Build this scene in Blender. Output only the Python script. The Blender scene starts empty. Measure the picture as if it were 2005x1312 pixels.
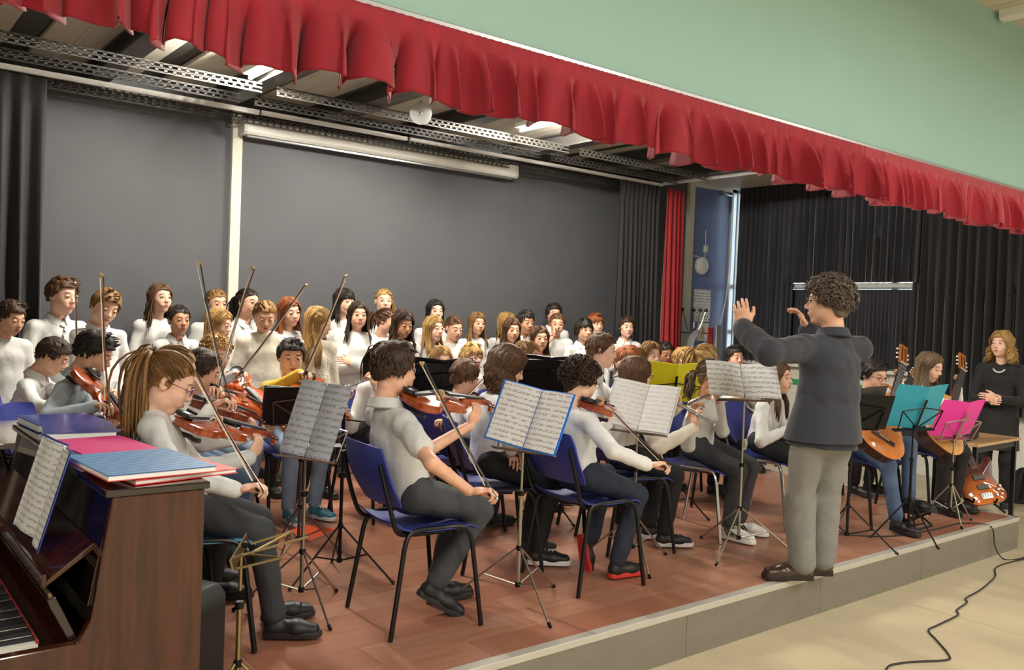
import bpy, bmesh, math, random
import numpy as np
from mathutils import Vector, Matrix, Euler
R = math.radians
scene = bpy.context.scene
col = scene.collection

# ------------------------------------------------------------------ camera
cam_d = bpy.data.cameras.new('camera'); cam = bpy.data.objects.new('camera', cam_d); col.objects.link(cam)
cam_d.sensor_width = 36; cam_d.lens = 1699.3 / 2005 * 36; cam_d.clip_start = .05
def cam_axes(yaw, pitch, roll):
    F = Vector((math.cos(yaw) * math.cos(pitch), math.sin(yaw) * math.cos(pitch), math.sin(pitch)))
    Rt = Vector((math.sin(yaw), -math.cos(yaw), 0)); U = Rt.cross(F)
    c, s = math.cos(roll), math.sin(roll)
    return c * Rt + s * U, -s * Rt + c * U, F
cr, cu, cf = cam_axes(R(51.416), R(-1.31), R(2.16))
cam.matrix_world = Matrix(((cr.x, cu.x, -cf.x, 0), (cr.y, cu.y, -cf.y, 0), (cr.z, cu.z, -cf.z, 1.42), (0, 0, 0, 1)))
scene.camera = cam
# ------------------------------------------------------------------ world, exposure
w = bpy.data.worlds.new('world'); scene.world = w; w.use_nodes = True
bg = w.node_tree.nodes['Background']; bg.inputs[0].default_value = (.80, .92, 1, 1); bg.inputs[1].default_value = 2.6
vs = scene.view_settings
vs.view_transform = 'Standard'; vs.look = 'None'; vs.gamma = 1; vs.exposure = 0.25; vs.use_curve_mapping = False
# ------------------------------------------------------------------ ceiling lamps of the hall (light of the fixtures built below)
def area(name, loc, sx, sy, power, colr=(1, .96, .9)):
    d = bpy.data.lights.new(name, 'AREA'); d.shape = 'RECTANGLE'; d.size = sx; d.size_y = sy
    d.energy = power; d.color = colr
    o = bpy.data.objects.new(name, d); o.location = loc; col.objects.link(o); return o
HALL_LAMPS = [(x, y) for y in (-3.6, -1.5, .35) for x in (-1.6, 1.4, 4.4, 7.4)]
for i, (x, y) in enumerate(HALL_LAMPS): area('hall_ceiling_lamp_%d_offscreen' % (i + 1), (x, y, 3.50), .35, 1.25, 38)
# the stage is lit only by its two visible batten tubes (glowing meshes, built with the ceiling) and by the window sky
STAGE_LAMPS = [(2.50, 5.80), (5.04, 5.70)]
STAGE_TUBE = 800.

# ------------------------------------------------------------------ helpers
def lin(c):
    if isinstance(c, str):
        c = [int(c[i:i + 2], 16) / 255 for i in (0, 2, 4)]
    return [x / 12.92 if x <= .04045 else ((x + .055) / 1.055) ** 2.4 for x in c[:3]]
MATS = {}
def mat(name, c, rough=.5, metal=0., var=.0, vscale=8., bump=0., bscale=60., coat=0., sheen=0., stretch=None, c2=None, spec=.5, alpha=1., trans=0., emit=0., island=0.):
    if name in MATS: return MATS[name]
    m = bpy.data.materials.new(name); m.use_nodes = True; nt = m.node_tree; b = nt.nodes['Principled BSDF']
    L = lin(c)
    b.inputs['Base Color'].default_value = (*L, 1); b.inputs['Roughness'].default_value = rough; b.inputs['Metallic'].default_value = metal
    b.inputs['Specular IOR Level'].default_value = spec
    if coat: b.inputs['Coat Weight'].default_value = coat; b.inputs['Coat Roughness'].default_value = .06
    if sheen: b.inputs['Sheen Weight'].default_value = sheen
    if trans: b.inputs['Transmission Weight'].default_value = trans
    if emit: b.inputs['Emission Color'].default_value = (*L, 1); b.inputs['Emission Strength'].default_value = emit
    tc = None
    def coords():
        t = nt.nodes.new('ShaderNodeTexCoord'); mp = nt.nodes.new('ShaderNodeMapping')
        nt.links.new(t.outputs['Object'], mp.inputs[0])
        if stretch: mp.inputs['Scale'].default_value = stretch
        return mp
    if var or island:
        mx = nt.nodes.new('ShaderNodeMix'); mx.data_type = 'RGBA'
        if c2: A, B = L, lin(c2)
        else: A = [x * (1 - var) for x in L]; B = [min(1, x * (1 + var)) for x in L]
        mx.inputs[6].default_value = (*A, 1); mx.inputs[7].default_value = (*B, 1)
        nz = None
        if var:
            mp = coords(); nz = nt.nodes.new('ShaderNodeTexNoise'); nz.inputs['Scale'].default_value = vscale; nz.inputs['Detail'].default_value = 4
            nt.links.new(mp.outputs[0], nz.inputs[0])
            rp = nt.nodes.new('ShaderNodeMapRange'); rp.inputs[1].default_value = .3; rp.inputs[2].default_value = .7
            nt.links.new(nz.outputs[0], rp.inputs[0]); fac = rp.outputs[0]
        if island:
            g = nt.nodes.new('ShaderNodeNewGeometry')
            if var:
                ad = nt.nodes.new('ShaderNodeMix'); ad.inputs[0].default_value = island
                nt.links.new(fac, ad.inputs[2]); nt.links.new(g.outputs['Random Per Island'], ad.inputs[3]); fac = ad.outputs[0]
            else: fac = g.outputs['Random Per Island']
        nt.links.new(fac, mx.inputs[0]); nt.links.new(mx.outputs[2], b.inputs['Base Color'])
    if bump:
        mp = coords(); nz = nt.nodes.new('ShaderNodeTexNoise'); nz.inputs['Scale'].default_value = bscale; nz.inputs['Detail'].default_value = 3
        nt.links.new(mp.outputs[0], nz.inputs[0])
        bp = nt.nodes.new('ShaderNodeBump'); bp.inputs['Strength'].default_value = bump; bp.inputs['Distance'].default_value = .01
        nt.links.new(nz.outputs[0], bp.inputs['Height']); nt.links.new(bp.outputs[0], b.inputs['Normal'])
    MATS[name] = m; return m

def tag(o, label=None, cat=None, group=None, kind=None):
    if label: o['label'] = label
    if cat: o['category'] = cat
    if group: o['group'] = group
    if kind: o['kind'] = kind
    return o
def link(name, me, parent=None):
    o = bpy.data.objects.new(name, me); col.objects.link(o)
    if parent is not None: o.parent = parent
    return o
def empty(name, loc=(0, 0, 0), rz=0., M=None):
    o = bpy.data.objects.new(name, None); o.empty_display_size = .1; col.objects.link(o)
    if M is not None: o.matrix_world = M
    else: o.location = loc; o.rotation_euler = (0, 0, rz)
    return o
def copy_tree(o, parent=None):
    c = o.copy(); col.objects.link(c)
    if parent is not None: c.parent = parent
    for ch in list(o.children): copy_tree(ch, c)
    return c
def V(*a): return np.array(a, float)
def unit(v):
    v = np.asarray(v, float); return v / max(1e-9, np.linalg.norm(v))
class MB:
    """collects shapes into one mesh"""
    def __init__(s): s.v = []; s.f = []; s.m = []
    def add(s, vs, fs, m=0):
        n = len(s.v); s.v += [tuple(map(float, p)) for p in vs]; s.f += [tuple(i + n for i in f) for f in fs]; s.m += [m] * len(fs); return s
    def box(s, c, d, M=None, m=0):
        x, y, z = d[0] / 2, d[1] / 2, d[2] / 2
        vs = [Vector((a, b, e)) for a in (-x, x) for b in (-y, y) for e in (-z, z)]
        if M is not None: vs = [M @ p for p in vs]
        c = Vector(c)
        return s.add([p + c for p in vs], [(0, 1, 3, 2), (4, 6, 7, 5), (0, 4, 5, 1), (2, 3, 7, 6), (0, 2, 6, 4), (1, 5, 7, 3)], m)
    def bb(s, a, b, m=0):
        return s.box([(a[i] + b[i]) / 2 for i in range(3)], [abs(b[i] - a[i]) for i in range(3)], None, m)
    def beam(s, a, b, w, h, up=(0, 0, 1), m=0):
        a = V(*a); b = V(*b); d = unit(b - a); l = np.cross(up, d)
        l = unit(l) if np.linalg.norm(l) > 1e-6 else V(1, 0, 0); u = np.cross(d, l)
        vs = [p + l * i * w / 2 + u * j * h / 2 for p in (a, b) for i, j in ((-1, -1), (1, -1), (1, 1), (-1, 1))]
        return s.add(vs, [(0, 3, 2, 1), (4, 5, 6, 7), (0, 1, 5, 4), (1, 2, 6, 5), (2, 3, 7, 6), (3, 0, 4, 7)], m)
    def tube(s, pts, r, n=8, m=0, flat=None):
        """swept tube; r number or list; flat=(a,b) squashes the section"""
        P = [V(*p) for p in pts]; k = len(P)
        rs = [r] * k if np.isscalar(r) else list(r)
        t = [unit(P[min(i + 1, k - 1)] - P[max(i - 1, 0)]) for i in range(k)]
        ref = V(0, 0, 1) if abs(t[0][2]) < .9 else V(1, 0, 0)
        u = unit(np.cross(ref, t[0])); rings = []
        for i in range(k):
            u = unit(u - t[i] * (u @ t[i])); w_ = np.cross(t[i], u)
            fa, fb = flat if flat else (1, 1)
            rings.append([P[i] + rs[i] * (fa * u * math.cos(2 * math.pi * j / n) + fb * w_ * math.sin(2 * math.pi * j / n)) for j in range(n)])
        return s.loft(rings, m=m)
    def loft(s, rings, close=True, caps=True, m=0):
        n = len(rings[0]); vs = [p for r_ in rings for p in r_]; fs = []
        for i in range(len(rings) - 1):
            for j in range(n if close else n - 1):
                a = i * n + j; b = i * n + (j + 1) % n; fs.append((a, b, b + n, a + n))
        if caps and close: fs.append(tuple(range(n - 1, -1, -1))); fs.append(tuple((len(rings) - 1) * n + j for j in range(n)))
        return s.add(vs, fs, m)
    def lathe(s, prof, o=(0, 0, 0), ax=(0, 0, 1), n=16, m=0):
        o = V(*o); ax = unit(ax); u = unit(np.cross(ax, V(1, 0, 0) if abs(ax[0]) < .9 else V(0, 1, 0))); w_ = np.cross(ax, u)
        return s.loft([[o + ax * z + max(r_, 1e-4) * (u * math.cos(2 * math.pi * j / n) + w_ * math.sin(2 * math.pi * j / n)) for j in range(n)] for r_, z in prof], m=m)
    def ball(s, c, r, n=8, k=6, m=0, sc=(1, 1, 1)):
        c = V(*c); sc = V(*sc)
        rings = [[c + sc * r * V(math.sin(a) * math.cos(b), math.sin(a) * math.sin(b), -math.cos(a)) for b in [2 * math.pi * j / n for j in range(n)]] for a in [.02 + (math.pi - .04) * i / k for i in range(k + 1)]]
        return s.loft(rings, m=m)
    def prism(s, poly, a, b, axis=2, m=0):
        """extrude polygon (list of 2d points) between a and b along axis"""
        def p3(p, t):
            q = [0, 0, 0]; o = [i for i in range(3) if i != axis]; q[o[0]] = p[0]; q[o[1]] = p[1]; q[axis] = t; return q
        return s.loft([[p3(p, a) for p in poly], [p3(p, b) for p in poly]], m=m)
    def mesh(s, name):
        me = bpy.data.meshes.new(name); me.from_pydata(s.v, [], s.f); return me
    def build(s, name, mats, parent=None, smooth=False, bevel=0., seg=2, solid=0., fix=True):
        me = s.mesh(name)
        for q in (mats if isinstance(mats, (list, tuple)) else [mats]): me.materials.append(q)
        if any(s.m): me.polygons.foreach_set('material_index', s.m)
        if fix:
            bm = bmesh.new(); bm.from_mesh(me); bmesh.ops.recalc_face_normals(bm, faces=bm.faces); bm.to_mesh(me); bm.free()
        if smooth: me.polygons.foreach_set('use_smooth', [True] * len(me.polygons)); me.set_sharp_from_angle(angle=R(40))
        o = link(name, me, parent)
        if bevel:
            q = o.modifiers.new('bevel', 'BEVEL'); q.width = bevel; q.segments = seg; q.limit_method = 'ANGLE'; q.angle_limit = R(40)
        return o
def share(name, me, parent, loc=(0, 0, 0), rot=(0, 0, 0)):
    o = link(name, me, parent); o.location = loc; o.rotation_euler = rot; return o
def spline(pts, n=8, closed=False):
    """Catmull-Rom through points"""
    P = [np.asarray(p, float) for p in pts]; k = len(P); out = []
    rng = range(k) if closed else range(k - 1)
    for i in rng:
        g = (lambda j: P[j % k]) if closed else (lambda j: P[min(max(j, 0), k - 1)])
        a, b, c, d = g(i - 1), g(i), g(i + 1), g(i + 2)
        for q in range(n):
            t = q / n
            out.append(.5 * (2 * b + (c - a) * t + (2 * a - 5 * b + 4 * c - d) * t * t + (3 * b - a - 3 * c + d) * t ** 3))
    if not closed: out.append(P[-1])
    return out
def frame(o, x, z):
    """matrix with origin o, x axis along x, z axis near z"""
    x = unit(x); z = np.asarray(z, float); z = unit(z - x * (z @ x)); y = np.cross(z, x)
    return Matrix(((x[0], y[0], z[0], o[0]), (x[1], y[1], z[1], o[1]), (x[2], y[2], z[2], o[2]), (0, 0, 0, 1)))
# ================================================================== the place
X0, XR, YW, ZF = -4.6, 9.94, 7.6, -.24        # left wall, right wall, back wall, hall floor
SL, SR, SF = .93, 7.30, 2.75                  # stage left, right, front
m_floor = mat('pale_vinyl_floor', 'c4b698', .34, var=.06, vscale=5, stretch=(1, .35, 1), bump=.02, bscale=30)
m_green = mat('mint_green_paint', '9abfb2', .6, var=.02, vscale=2)
m_char = mat('charcoal_paint', '58595d', .6, var=.05, vscale=3, bump=.03, bscale=90)
m_white = mat('white_paint', 'dedcd4', .5, var=.02)
m_wallw = mat('hall_wall_paint', 'd8d5cb', .6, var=.02)
m_cream = mat('cream_ceiling_board', 'cfcaba', .5, var=.05, vscale=3, stretch=(6, .4, 1))
m_dark = mat('dark_steel_paint', '4c4a47', .45, var=.1, vscale=6)
m_black = mat('black_paint', '17171a', .4)
m_blue = mat('slate_blue_door_paint', '6f7fae', .35, var=.05, vscale=2)
m_fascia = mat('taupe_laminate', '7d776b', .42, var=.06, vscale=4, stretch=(1, 1, 3))
m_trim = mat('pale_aluminium_nosing', 'c9c6bb', .35, metal=.3, var=.03)
m_alu = mat('aluminium', 'b9bbbd', .35, metal=.8)
m_hallceil = mat('hall_ceiling_board', 'c4bda6', .6, var=.04)

def struct(name, mb, m, parent=None, **k):
    o = mb.build(name, m, parent, **k)
    if parent is None: o['kind'] = 'structure'
    return o
struct('floor', MB().bb((X0, -5.2, ZF - .1), (XR, YW + .1, ZF)), m_floor)
back = struct('wall_back', MB().bb((X0, YW, ZF), (XR + .2, YW + .15, 3.8)), m_char)
struct('wall_left', MB().bb((X0 - .15, -5.2, ZF), (X0, YW, 3.8)), m_wallw)
struct('wall_hall', MB().bb((X0, -5.35, ZF), (XR, -5.2, 3.8)), m_wallw)
# right wall with a long window opening behind the curtains
wz0, wz1, wy0, wy1 = .93, 3.28, 2.9, 7.57
mb = MB(); mb.bb((XR, -5.2, ZF), (XR + .2, wy0, 3.8)); mb.bb((XR, wy0, ZF), (XR + .2, YW, wz0)); mb.bb((XR, wy0, wz1), (XR + .2, YW, 3.8)); mb.bb((XR, wy1, wz0), (XR + .2, YW, wz1))
wr = struct('wall_right', mb, m_wallw)
# green stripe low on the right wall, painted band as a thin board
gs = MB().bb((XR - .012, 4.6, .66), (XR, 6.6, .73)).build('stripe_board', mat('green_stripe', '2f9d5c', .5), wr)
struct('baseboard_right', MB().bb((XR - .03, -5.2, ZF), (XR, YW - .02, ZF + .09)), m_white, bevel=.004)
wn = empty('window_1'); wn['kind'] = 'structure'
mb = MB()
for y in (wy0, 4.07, 5.24, 6.41, 7.20, wy1): mb.bb((XR + .0, y - .03, wz0), (XR + .07, y + .03, wz1))
for z in (wz0 + .03, 1.30, 1.93, wz1 - .03): mb.bb((XR + .004, wy0, z - .03), (XR + .066, wy1, z + .03))
mb.build('window_frame', mat('window_frame_white', 'e6e8e8', .4), wn, bevel=.004)
m_glass = mat('window_glass', 'f4fbff', .02, trans=1.0)
ys = (wy0, 4.07, 5.24, 6.41, 7.20, wy1); zs = (wz0, 1.30, 1.93, wz1)
for i in range(5):
    for j in range(3): MB().bb((XR + .03, ys[i] + .02, zs[j] + .02), (XR + .036, ys[i + 1] - .02, zs[j + 1] - .02)).build('pane', m_glass, wn)
MB().bb((XR - .10, wy0 - .1, wz0 - .04), (XR + .01, wy1, wz0)).build('window_sill', m_white, wn, bevel=.004)

# ---------------------------------------------------------------- ceilings
st_ceil = struct('ceiling', MB().bb((X0, 2.86, 3.30), (XR, YW, 3.40)), m_dark)
m_bd = MB().bb((-.098, -2.3, 0), (.098, 2.3, .03)).mesh('ceiling_board'); m_bd.materials.append(m_cream)
x = .0
dark_gaps = [1.08, 1.43, 2.12, 2.95, 3.95, 4.9, 6.3, 6.75, 7.2]
while x < 9.8:
    if not any(abs(x + .1 - g) < .07 for g in dark_gaps): share('ceiling_board', m_bd, st_ceil, (x + .1, 5.25, 3.262))
    x += .2
for bx, bw in ((.4, .14), (1.66, .15), (2.66, .15), (3.56, .16), (4.52, .15), (5.83, .16), (6.95, .15), (7.95, .18)):
    mb = MB(); mb.bb((bx - bw / 2, 2.9, 3.245), (bx + bw / 2, YW - .02, 3.262)); mb.bb((bx - .01, 2.9, 3.13), (bx + .01, YW - .02, 3.25)); mb.bb((bx - bw / 2, 2.9, 3.115), (bx + bw / 2, YW - .02, 3.13))
    mb.build('roof_beam', m_dark, st_ceil)
hall_ceil = struct('ceiling_hall', MB().bb((X0, -5.2, 3.70), (XR, 2.9, 3.80)), mat('ceiling_joint', '6d6a60', .7))
hb = MB().bb((-.147, -1.99, 0), (.147, 1.99, .02)).mesh('ceiling_board'); hb.materials.append(m_hallceil)
for i in range(48):
    for j in range(2): share('ceiling_board', hb, hall_ceil, (X0 + .16 + i * .303, -3.15 + j * 4.0, 3.682))
# header wall over the stage opening, mint green to the hall
mb = MB(); mb.bb((X0, SF, 2.50), (XR, SF + .12, 3.72))
head = struct('wall_header', mb, m_green)
struct('trim_1', MB().bb((X0, SF - .025, 2.475), (XR, SF + .03, 2.503)), m_alu, bevel=.004)

# ---------------------------------------------------------------- stage platform
m_wood = mat('brown_laminate_plank', '9c6a53', .3, var=.16, vscale=6, stretch=(.5, 7, 1), c2='b08067', island=0, bump=.02, bscale=25)
m_wood2 = mat('reddish_laminate_plank', 'a56d55', .3, var=.16, vscale=7, stretch=(.5, 7, 1), c2='976550', bump=.02, bscale=25)
m_wood3 = mat('tan_laminate_plank', 'ad7a62', .3, var=.16, vscale=5, stretch=(.45, 7, 1), c2='a3735c', bump=.02, bscale=25)
mb = MB(); mb.bb((SL, SF + .02, ZF), (SR - .01, YW, -.012)); mb.bb((-1.2, 4.45, ZF), (SL, YW, -.012))
stage = struct('floor_stage', mb, mat('plank_joint', '4a3026', .6))
pw, pl = .194, 1.285
pms = []
for q in (m_wood, m_wood2, m_wood3):
    me = MB().bb((-pl / 2 + .0012, -pw / 2 + .0012, -.012), (pl / 2 - .0012, pw / 2 - .0012, 0)).mesh('plank'); me.materials.append(q); pms.append(me)
rnd = random.Random(4)
row = 0; y = SF + .055
while y < YW:
    off = [0, .43, .86, .21, .64][row % 5]; yy = min(y + pw, YW - .001)
    xs = SL if y + pw < 4.46 else -1.2
    xe = SR - .03; x = xs - off
    while x < xe:
        a, b = max(x, xs), min(x + pl, xe)
        if b - a > .02:
            me = pms[rnd.randrange(3)]
            o = share('plank', me, stage, ((a + b) / 2, (y + yy) / 2, 0)); o.scale = ((b - a) / pl, (yy - y) / pw, 1)
        x += pl
    y += pw; row += 1
mb = MB(); mb.bb((SL, SF, -.03), (SR, SF + .055, .004)); mb.bb((SR - .03, SF, -.03), (SR, YW, .004))
struct('trim_2', mb, m_trim, bevel=.004)
fp = MB()
xs = [SL, 2.2, 3.37, 4.55, 5.75, 6.6, SR]
fas = empty('trim_3'); fas['kind'] = 'structure'
for i in range(6): MB().bb((xs[i] + .0015, SF + .004, ZF), (xs[i + 1] - .0015, SF + .022, -.028)).build('fascia_panel', m_fascia, fas)
for i in range(4): MB().bb((SR - .025, SF + .03 + i * 1.2, ZF), (SR - .005, SF + .03 + i * 1.2 + 1.197, -.028)).build('fascia_panel', m_fascia, fas)

# ---------------------------------------------------------------- back wall fittings
def one(name, mb, m, label, cat, group=None, **k):
    return tag(mb.build(name, m, None, **k), label, cat, group)
struct('trim_4', MB().bb((2.81, YW - .045, 0), (2.90, YW, 3.16)), mat('ivory_post', 'dcdacb', .5), bevel=.004)
struct('trim_5', MB().bb((8.93, YW - .06, ZF), (9.03, YW, 3.4)), mat('ivory_post', 'dcdacb', .5), bevel=.004)
d = empty('door_1'); d['kind'] = 'structure'
MB().bb((9.06, YW - .03, ZF), (9.80, YW, 3.22)).build('door_leaf', m_blue, d, bevel=.004)
MB().bb((9.03, YW - .07, 3.22), (9.90, YW, 3.36)).build('door_head', m_white, d, bevel=.004)
MB().bb((9.80, YW - .07, ZF), (9.90, YW, 3.3)).build('door_jamb', m_alu, d, bevel=.004)
mb = MB().tube([(9.6, YW - .09, 3.18), (9.83, YW - .09, 3.16)], .012, 6); mb.bb((9.55, YW - .10, 3.15), (9.64, YW - .03, 3.20)); mb.build('door_closer', m_alu, d)

# pleated cloth
def cloth(name, m, P, Q, z0, z1, pleats, amp, label, cat, group=None, seed=0, top=.35, parent=None, thick=.006, flare=0., sub=7, zn=10, wob=0., hem=0.):
    """curtain from P to Q (xy), hanging between z1 (top) and z0, folds of depth amp"""
    rr = random.Random(seed); P = V(*P); Q = V(*Q); L = np.linalg.norm(Q - P); t = (Q - P) / L; nrm = V(-t[1], t[0])
    n = pleats * sub; ph = [rr.uniform(-.5, .5) for _ in range(pleats + 2)]; am = [rr.uniform(.6, 1.25) for _ in range(pleats + 2)]; dr = [rr.uniform(-1, 1) for _ in range(pleats + 2)]
    rows = []
    for j in range(zn + 1):
        u = j / zn; z = z1 + (z0 - z1) * u; row_ = []
        for i in range(n + 1):
            s = i / sub; k = min(int(s), pleats); fr = s - int(s)
            lp = lambda A: A[k] * (1 - fr) + A[k + 1] * fr
            a = amp * lp(am) * (top + (1 - top) * min(1, u * 1.6)) * (1 + flare * u)
            ang = 2 * math.pi * s + lp(ph) * 1.3
            q = math.sin(ang); q = math.copysign(abs(q) ** .75, q)
            along = .30 * (L / pleats) * math.sin(2 * ang) * u * .6 + wob * lp(dr) * u * L / pleats
            p = P + t * (L * i / n + along) + nrm * (a * q + .3 * a * math.sin(2.3 * ang + lp(ph) * 5) * u)
            row_.append((p[0], p[1], z + (hem * lp(dr) * u if hem else 0)))
        rows.append(row_)
    mb = MB(); mb.loft(rows, close=False, caps=False)
    o = mb.build(name, m, parent, smooth=False, fix=False)
    o.data.polygons.foreach_set('use_smooth', [True] * len(o.data.polygons))
    q = o.modifiers.new('thick', 'SOLIDIFY'); q.thickness = thick; q.offset = 0
    if label: tag(o, label, cat, group)
    return o
m_blk = mat('black_stage_velvet', '1b1b1e', .75, sheen=.25, var=.12, vscale=25, stretch=(1, 1, .2))
m_navy = mat('dark_navy_curtain_cloth', '23242d', .72, sheen=.3, var=.12, vscale=25, stretch=(1, 1, .2))
m_red = mat('crimson_velvet', '991428', .75, sheen=.15, var=.12, vscale=20, stretch=(1, 1, .3), bump=.05, bscale=120)
m_red2 = mat('scarlet_curtain_cloth', '9f1a22', .7, sheen=.15, var=.1, vscale=20, stretch=(1, 1, .2))
cloth('stage_curtain', m_blk, (-.6, 7.15), (1.28, 7.22), .03, 3.03, 15, .055, 'black velvet stage curtain gathered beside the polo shirt boy', 'curtain', seed=3)
cloth('stage_curtain', m_blk, (7.28, 7.2), (7.95, 7.2), .03, 3.05, 9, .05, 'black stage curtain hanging next to the red curtain', 'curtain', seed=5)
cloth('red_curtain', m_red2, (8.02, 7.12), (8.36, 7.16), .03, 3.03, 4, .05, 'narrow bright red curtain drawn back by the blue door', 'curtain', seed=9, flare=.3)
cloth('window_curtain', m_navy, (9.80, 7.40), (9.80, 6.50), .94, 3.40, 12, .045, 'dark full length curtain beside the bright window strip', 'curtain', seed=11)
cloth('window_curtain', m_navy, (9.78, 6.62), (9.78, 4.86), 1.97, 3.40, 20, .045, 'dark upper curtain ending above the short window curtain', 'curtain', seed=12)
cloth('cafe_curtain', m_navy, (9.87, 6.60), (9.87, 4.93), .95, 1.89, 34, .022, 'short pleated dark curtain in the lower half of the window', 'curtain', seed=13)
cloth('window_curtain', m_blk, (9.80, 4.93), (9.80, 2.6), .55, 3.40, 22, .05, 'wide black curtain hanging behind the curly haired woman', 'curtain', seed=14)
mb = MB().bb((9.83, 4.93, 1.915), (9.90, 6.56, 1.965)); mb.bb((9.83, 4.91, .95), (9.89, 4.94, 1.965))  # rod, then a pale upright standing in for window light leaking past the curtain
one('curtain_rod_light_edge', mb, mat('white_rod_light_edge', 'c4c4c0', .4), 'white rod holding the short pleated window curtain, with an upright standing in for leaking light', 'curtain rod', bevel=.004)
# gathered red valance over the stage front
def valance(xa, xb, wd, label, seed, m):
    """gathered strip with a flat heading and irregular soft folds of mean width wd"""
    rr = random.Random(seed); xs_ = [xa]
    while xs_[-1] < xb: xs_.append(xs_[-1] + wd * rr.uniform(.6, 1.4))
    n = len(xs_); A = [rr.uniform(.55, 1.25) for _ in xs_]; B = [rr.uniform(-1, 1) for _ in xs_]; Hh = [rr.uniform(-.018, .028) for _ in xs_]
    lv = [(2.478, 0), (2.462, 0), (2.445, 0), (2.428, 0), (2.418, .05), (2.40, .22), (2.37, .45), (2.335, .65), (2.295, .82), (2.255, .94), (2.22, 1), (2.20, 1.03), (2.19, 1.04)]
    rows = []; K = 10
    for z, u in lv:
        row_ = []
        for k in range(n - 1):
            for i in range(K):
                t = i / K; t_ = t * t * (3 - 2 * t); a_ = A[k] * (1 - t_) + A[k + 1] * t_; b_ = B[k] * (1 - t_) + B[k + 1] * t_; h_ = Hh[k] * (1 - t_) + Hh[k + 1] * t_
                w_ = xs_[k + 1] - xs_[k]; ang = 2 * math.pi * t
                if u == 0: yy = SF - .04 + .004 * math.sin(ang * 4 + k)
                else: yy = SF - .04 + min(.10, .62 * w_) * a_ * u * (math.sin(ang) + .4 * math.sin(2 * ang + 2 * b_)) + .012 * u * b_
                xx = xs_[k] + w_ * t + u * (.22 * w_ * math.sin(2 * ang + 1.2 * b_) * .8 + .03 * b_)
                row_.append((xx, yy, z - u * h_ - .016 * u * u * math.cos(ang + 1.0 + b_) * a_))
        rows.append(row_)
    mb = MB(); mb.loft(rows, close=False, caps=False); o = mb.build('valance', m, None, fix=False)
    o.data.polygons.foreach_set('use_smooth', [True] * len(o.data.polygons))
    q = o.modifiers.new('thick', 'SOLIDIFY'); q.thickness = .006; q.offset = 0
    return tag(o, label, 'valance')
valance(-1.5, 4.66, .15, 'long gathered crimson valance hanging over most of the stage front', 21, m_red)
valance(4.68, 9.6, .105, 'shorter tightly gathered bright red valance continuing above the conductor and guitarists', 22, mat('bright_crimson_velvet', 'a8172d', .7, sheen=.35, var=.12, vscale=20, stretch=(1, 1, .3)))

# projection screen case, curtain rails, slotted steel strips
e = empty('projection_screen', (4.38, 7.47, 2.98))
MB().prism([(-.07, -.045), (-.05, -.068), (.05, -.068), (.07, -.045), (.07, .055), (.055, .07), (-.055, .07), (-.07, .055)], -1.5, 1.5, 0).build('case', m_white, e, bevel=.004)
for sx in (-1, 1): MB().prism([(-.075, -.05), (-.05, -.073), (.05, -.073), (.075, -.05), (.075, .06), (.055, .075), (-.055, .075), (-.075, .06)], sx * 1.5, sx * 1.53, 0).build('end_cap', mat('end_cap_grey', 'c4c4c0', .4), e, bevel=.003)
MB().bb((-1.48, -.02, -.085), (1.47, .02, -.066)).build('bottom_bar', m_alu, e)
tag(e, 'long white roll-up projection screen case mounted high on the charcoal wall', 'screen')
m_rail = mat('white_rail', 'e3e3e0', .35)
one('curtain_rail', MB().bb((-.8, 7.19, 3.045), (2.9, 7.225, 3.085)), m_rail, 'white curtain rail above the black curtain and charcoal wall', 'rail', bevel=.003)
one('curtain_rail', MB().bb((2.92, 7.19, 3.05), (4.37, 7.225, 3.088)), m_rail, 'white curtain rail in front of the projection screen case', 'rail', bevel=.003)
one('curtain_rail', MB().bb((4.40, 7.19, 3.055), (8.0, 7.225, 3.09)), m_rail, 'white curtain rail leading to the black and red curtains', 'rail', bevel=.003)
one('curtain_rail', MB().bb((8.0, 2.95, 3.07), (8.035, 7.2, 3.11)), m_rail, 'white side curtain rail running forward from the red curtain', 'rail', bevel=.003)
def slotted(xa, xb, y, z, label, h=.062):
    mb = MB(); n = int((xb - xa) / .062)
    for dz in (-h / 2, 0, h / 2): mb.bb((xa, y - .002, z + dz - .006), (xb, y + .002, z + dz + .006))
    for r_ in (0, 1):
        for i in range(n):
            xx = xa + (i + .5 * r_) * .062
            mb.bb((xx, y - .002, z - h / 2 + r_ * h / 2), (xx + .022, y + .002, z + r_ * h / 2))
    mb.bb((xa, y, z + h / 2), (xb, y + .04, z + h / 2 + .003))
    o = one('slotted_strip', mb, m_dark, label, 'strip', 'slotted steel strips under the stage ceiling'); return o
for i, (y, z) in enumerate(((6.42, 3.075), (6.86, 3.075), (7.36, 3.03), (7.565, 3.105))):
    for j, (xa, xb) in enumerate(((-.6, 2.60), (2.72, 5.75), (5.9, 7.9))):
        slotted(xa, xb, y, z, 'dark slotted steel strip ' + ('nearest the valance', 'second behind the valance', 'just behind the white curtain rail', 'closest to the charcoal wall')[i] + ', ' + ('between black curtain and ivory post', 'over the projection screen', 'ending near the red curtain')[j])
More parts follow.
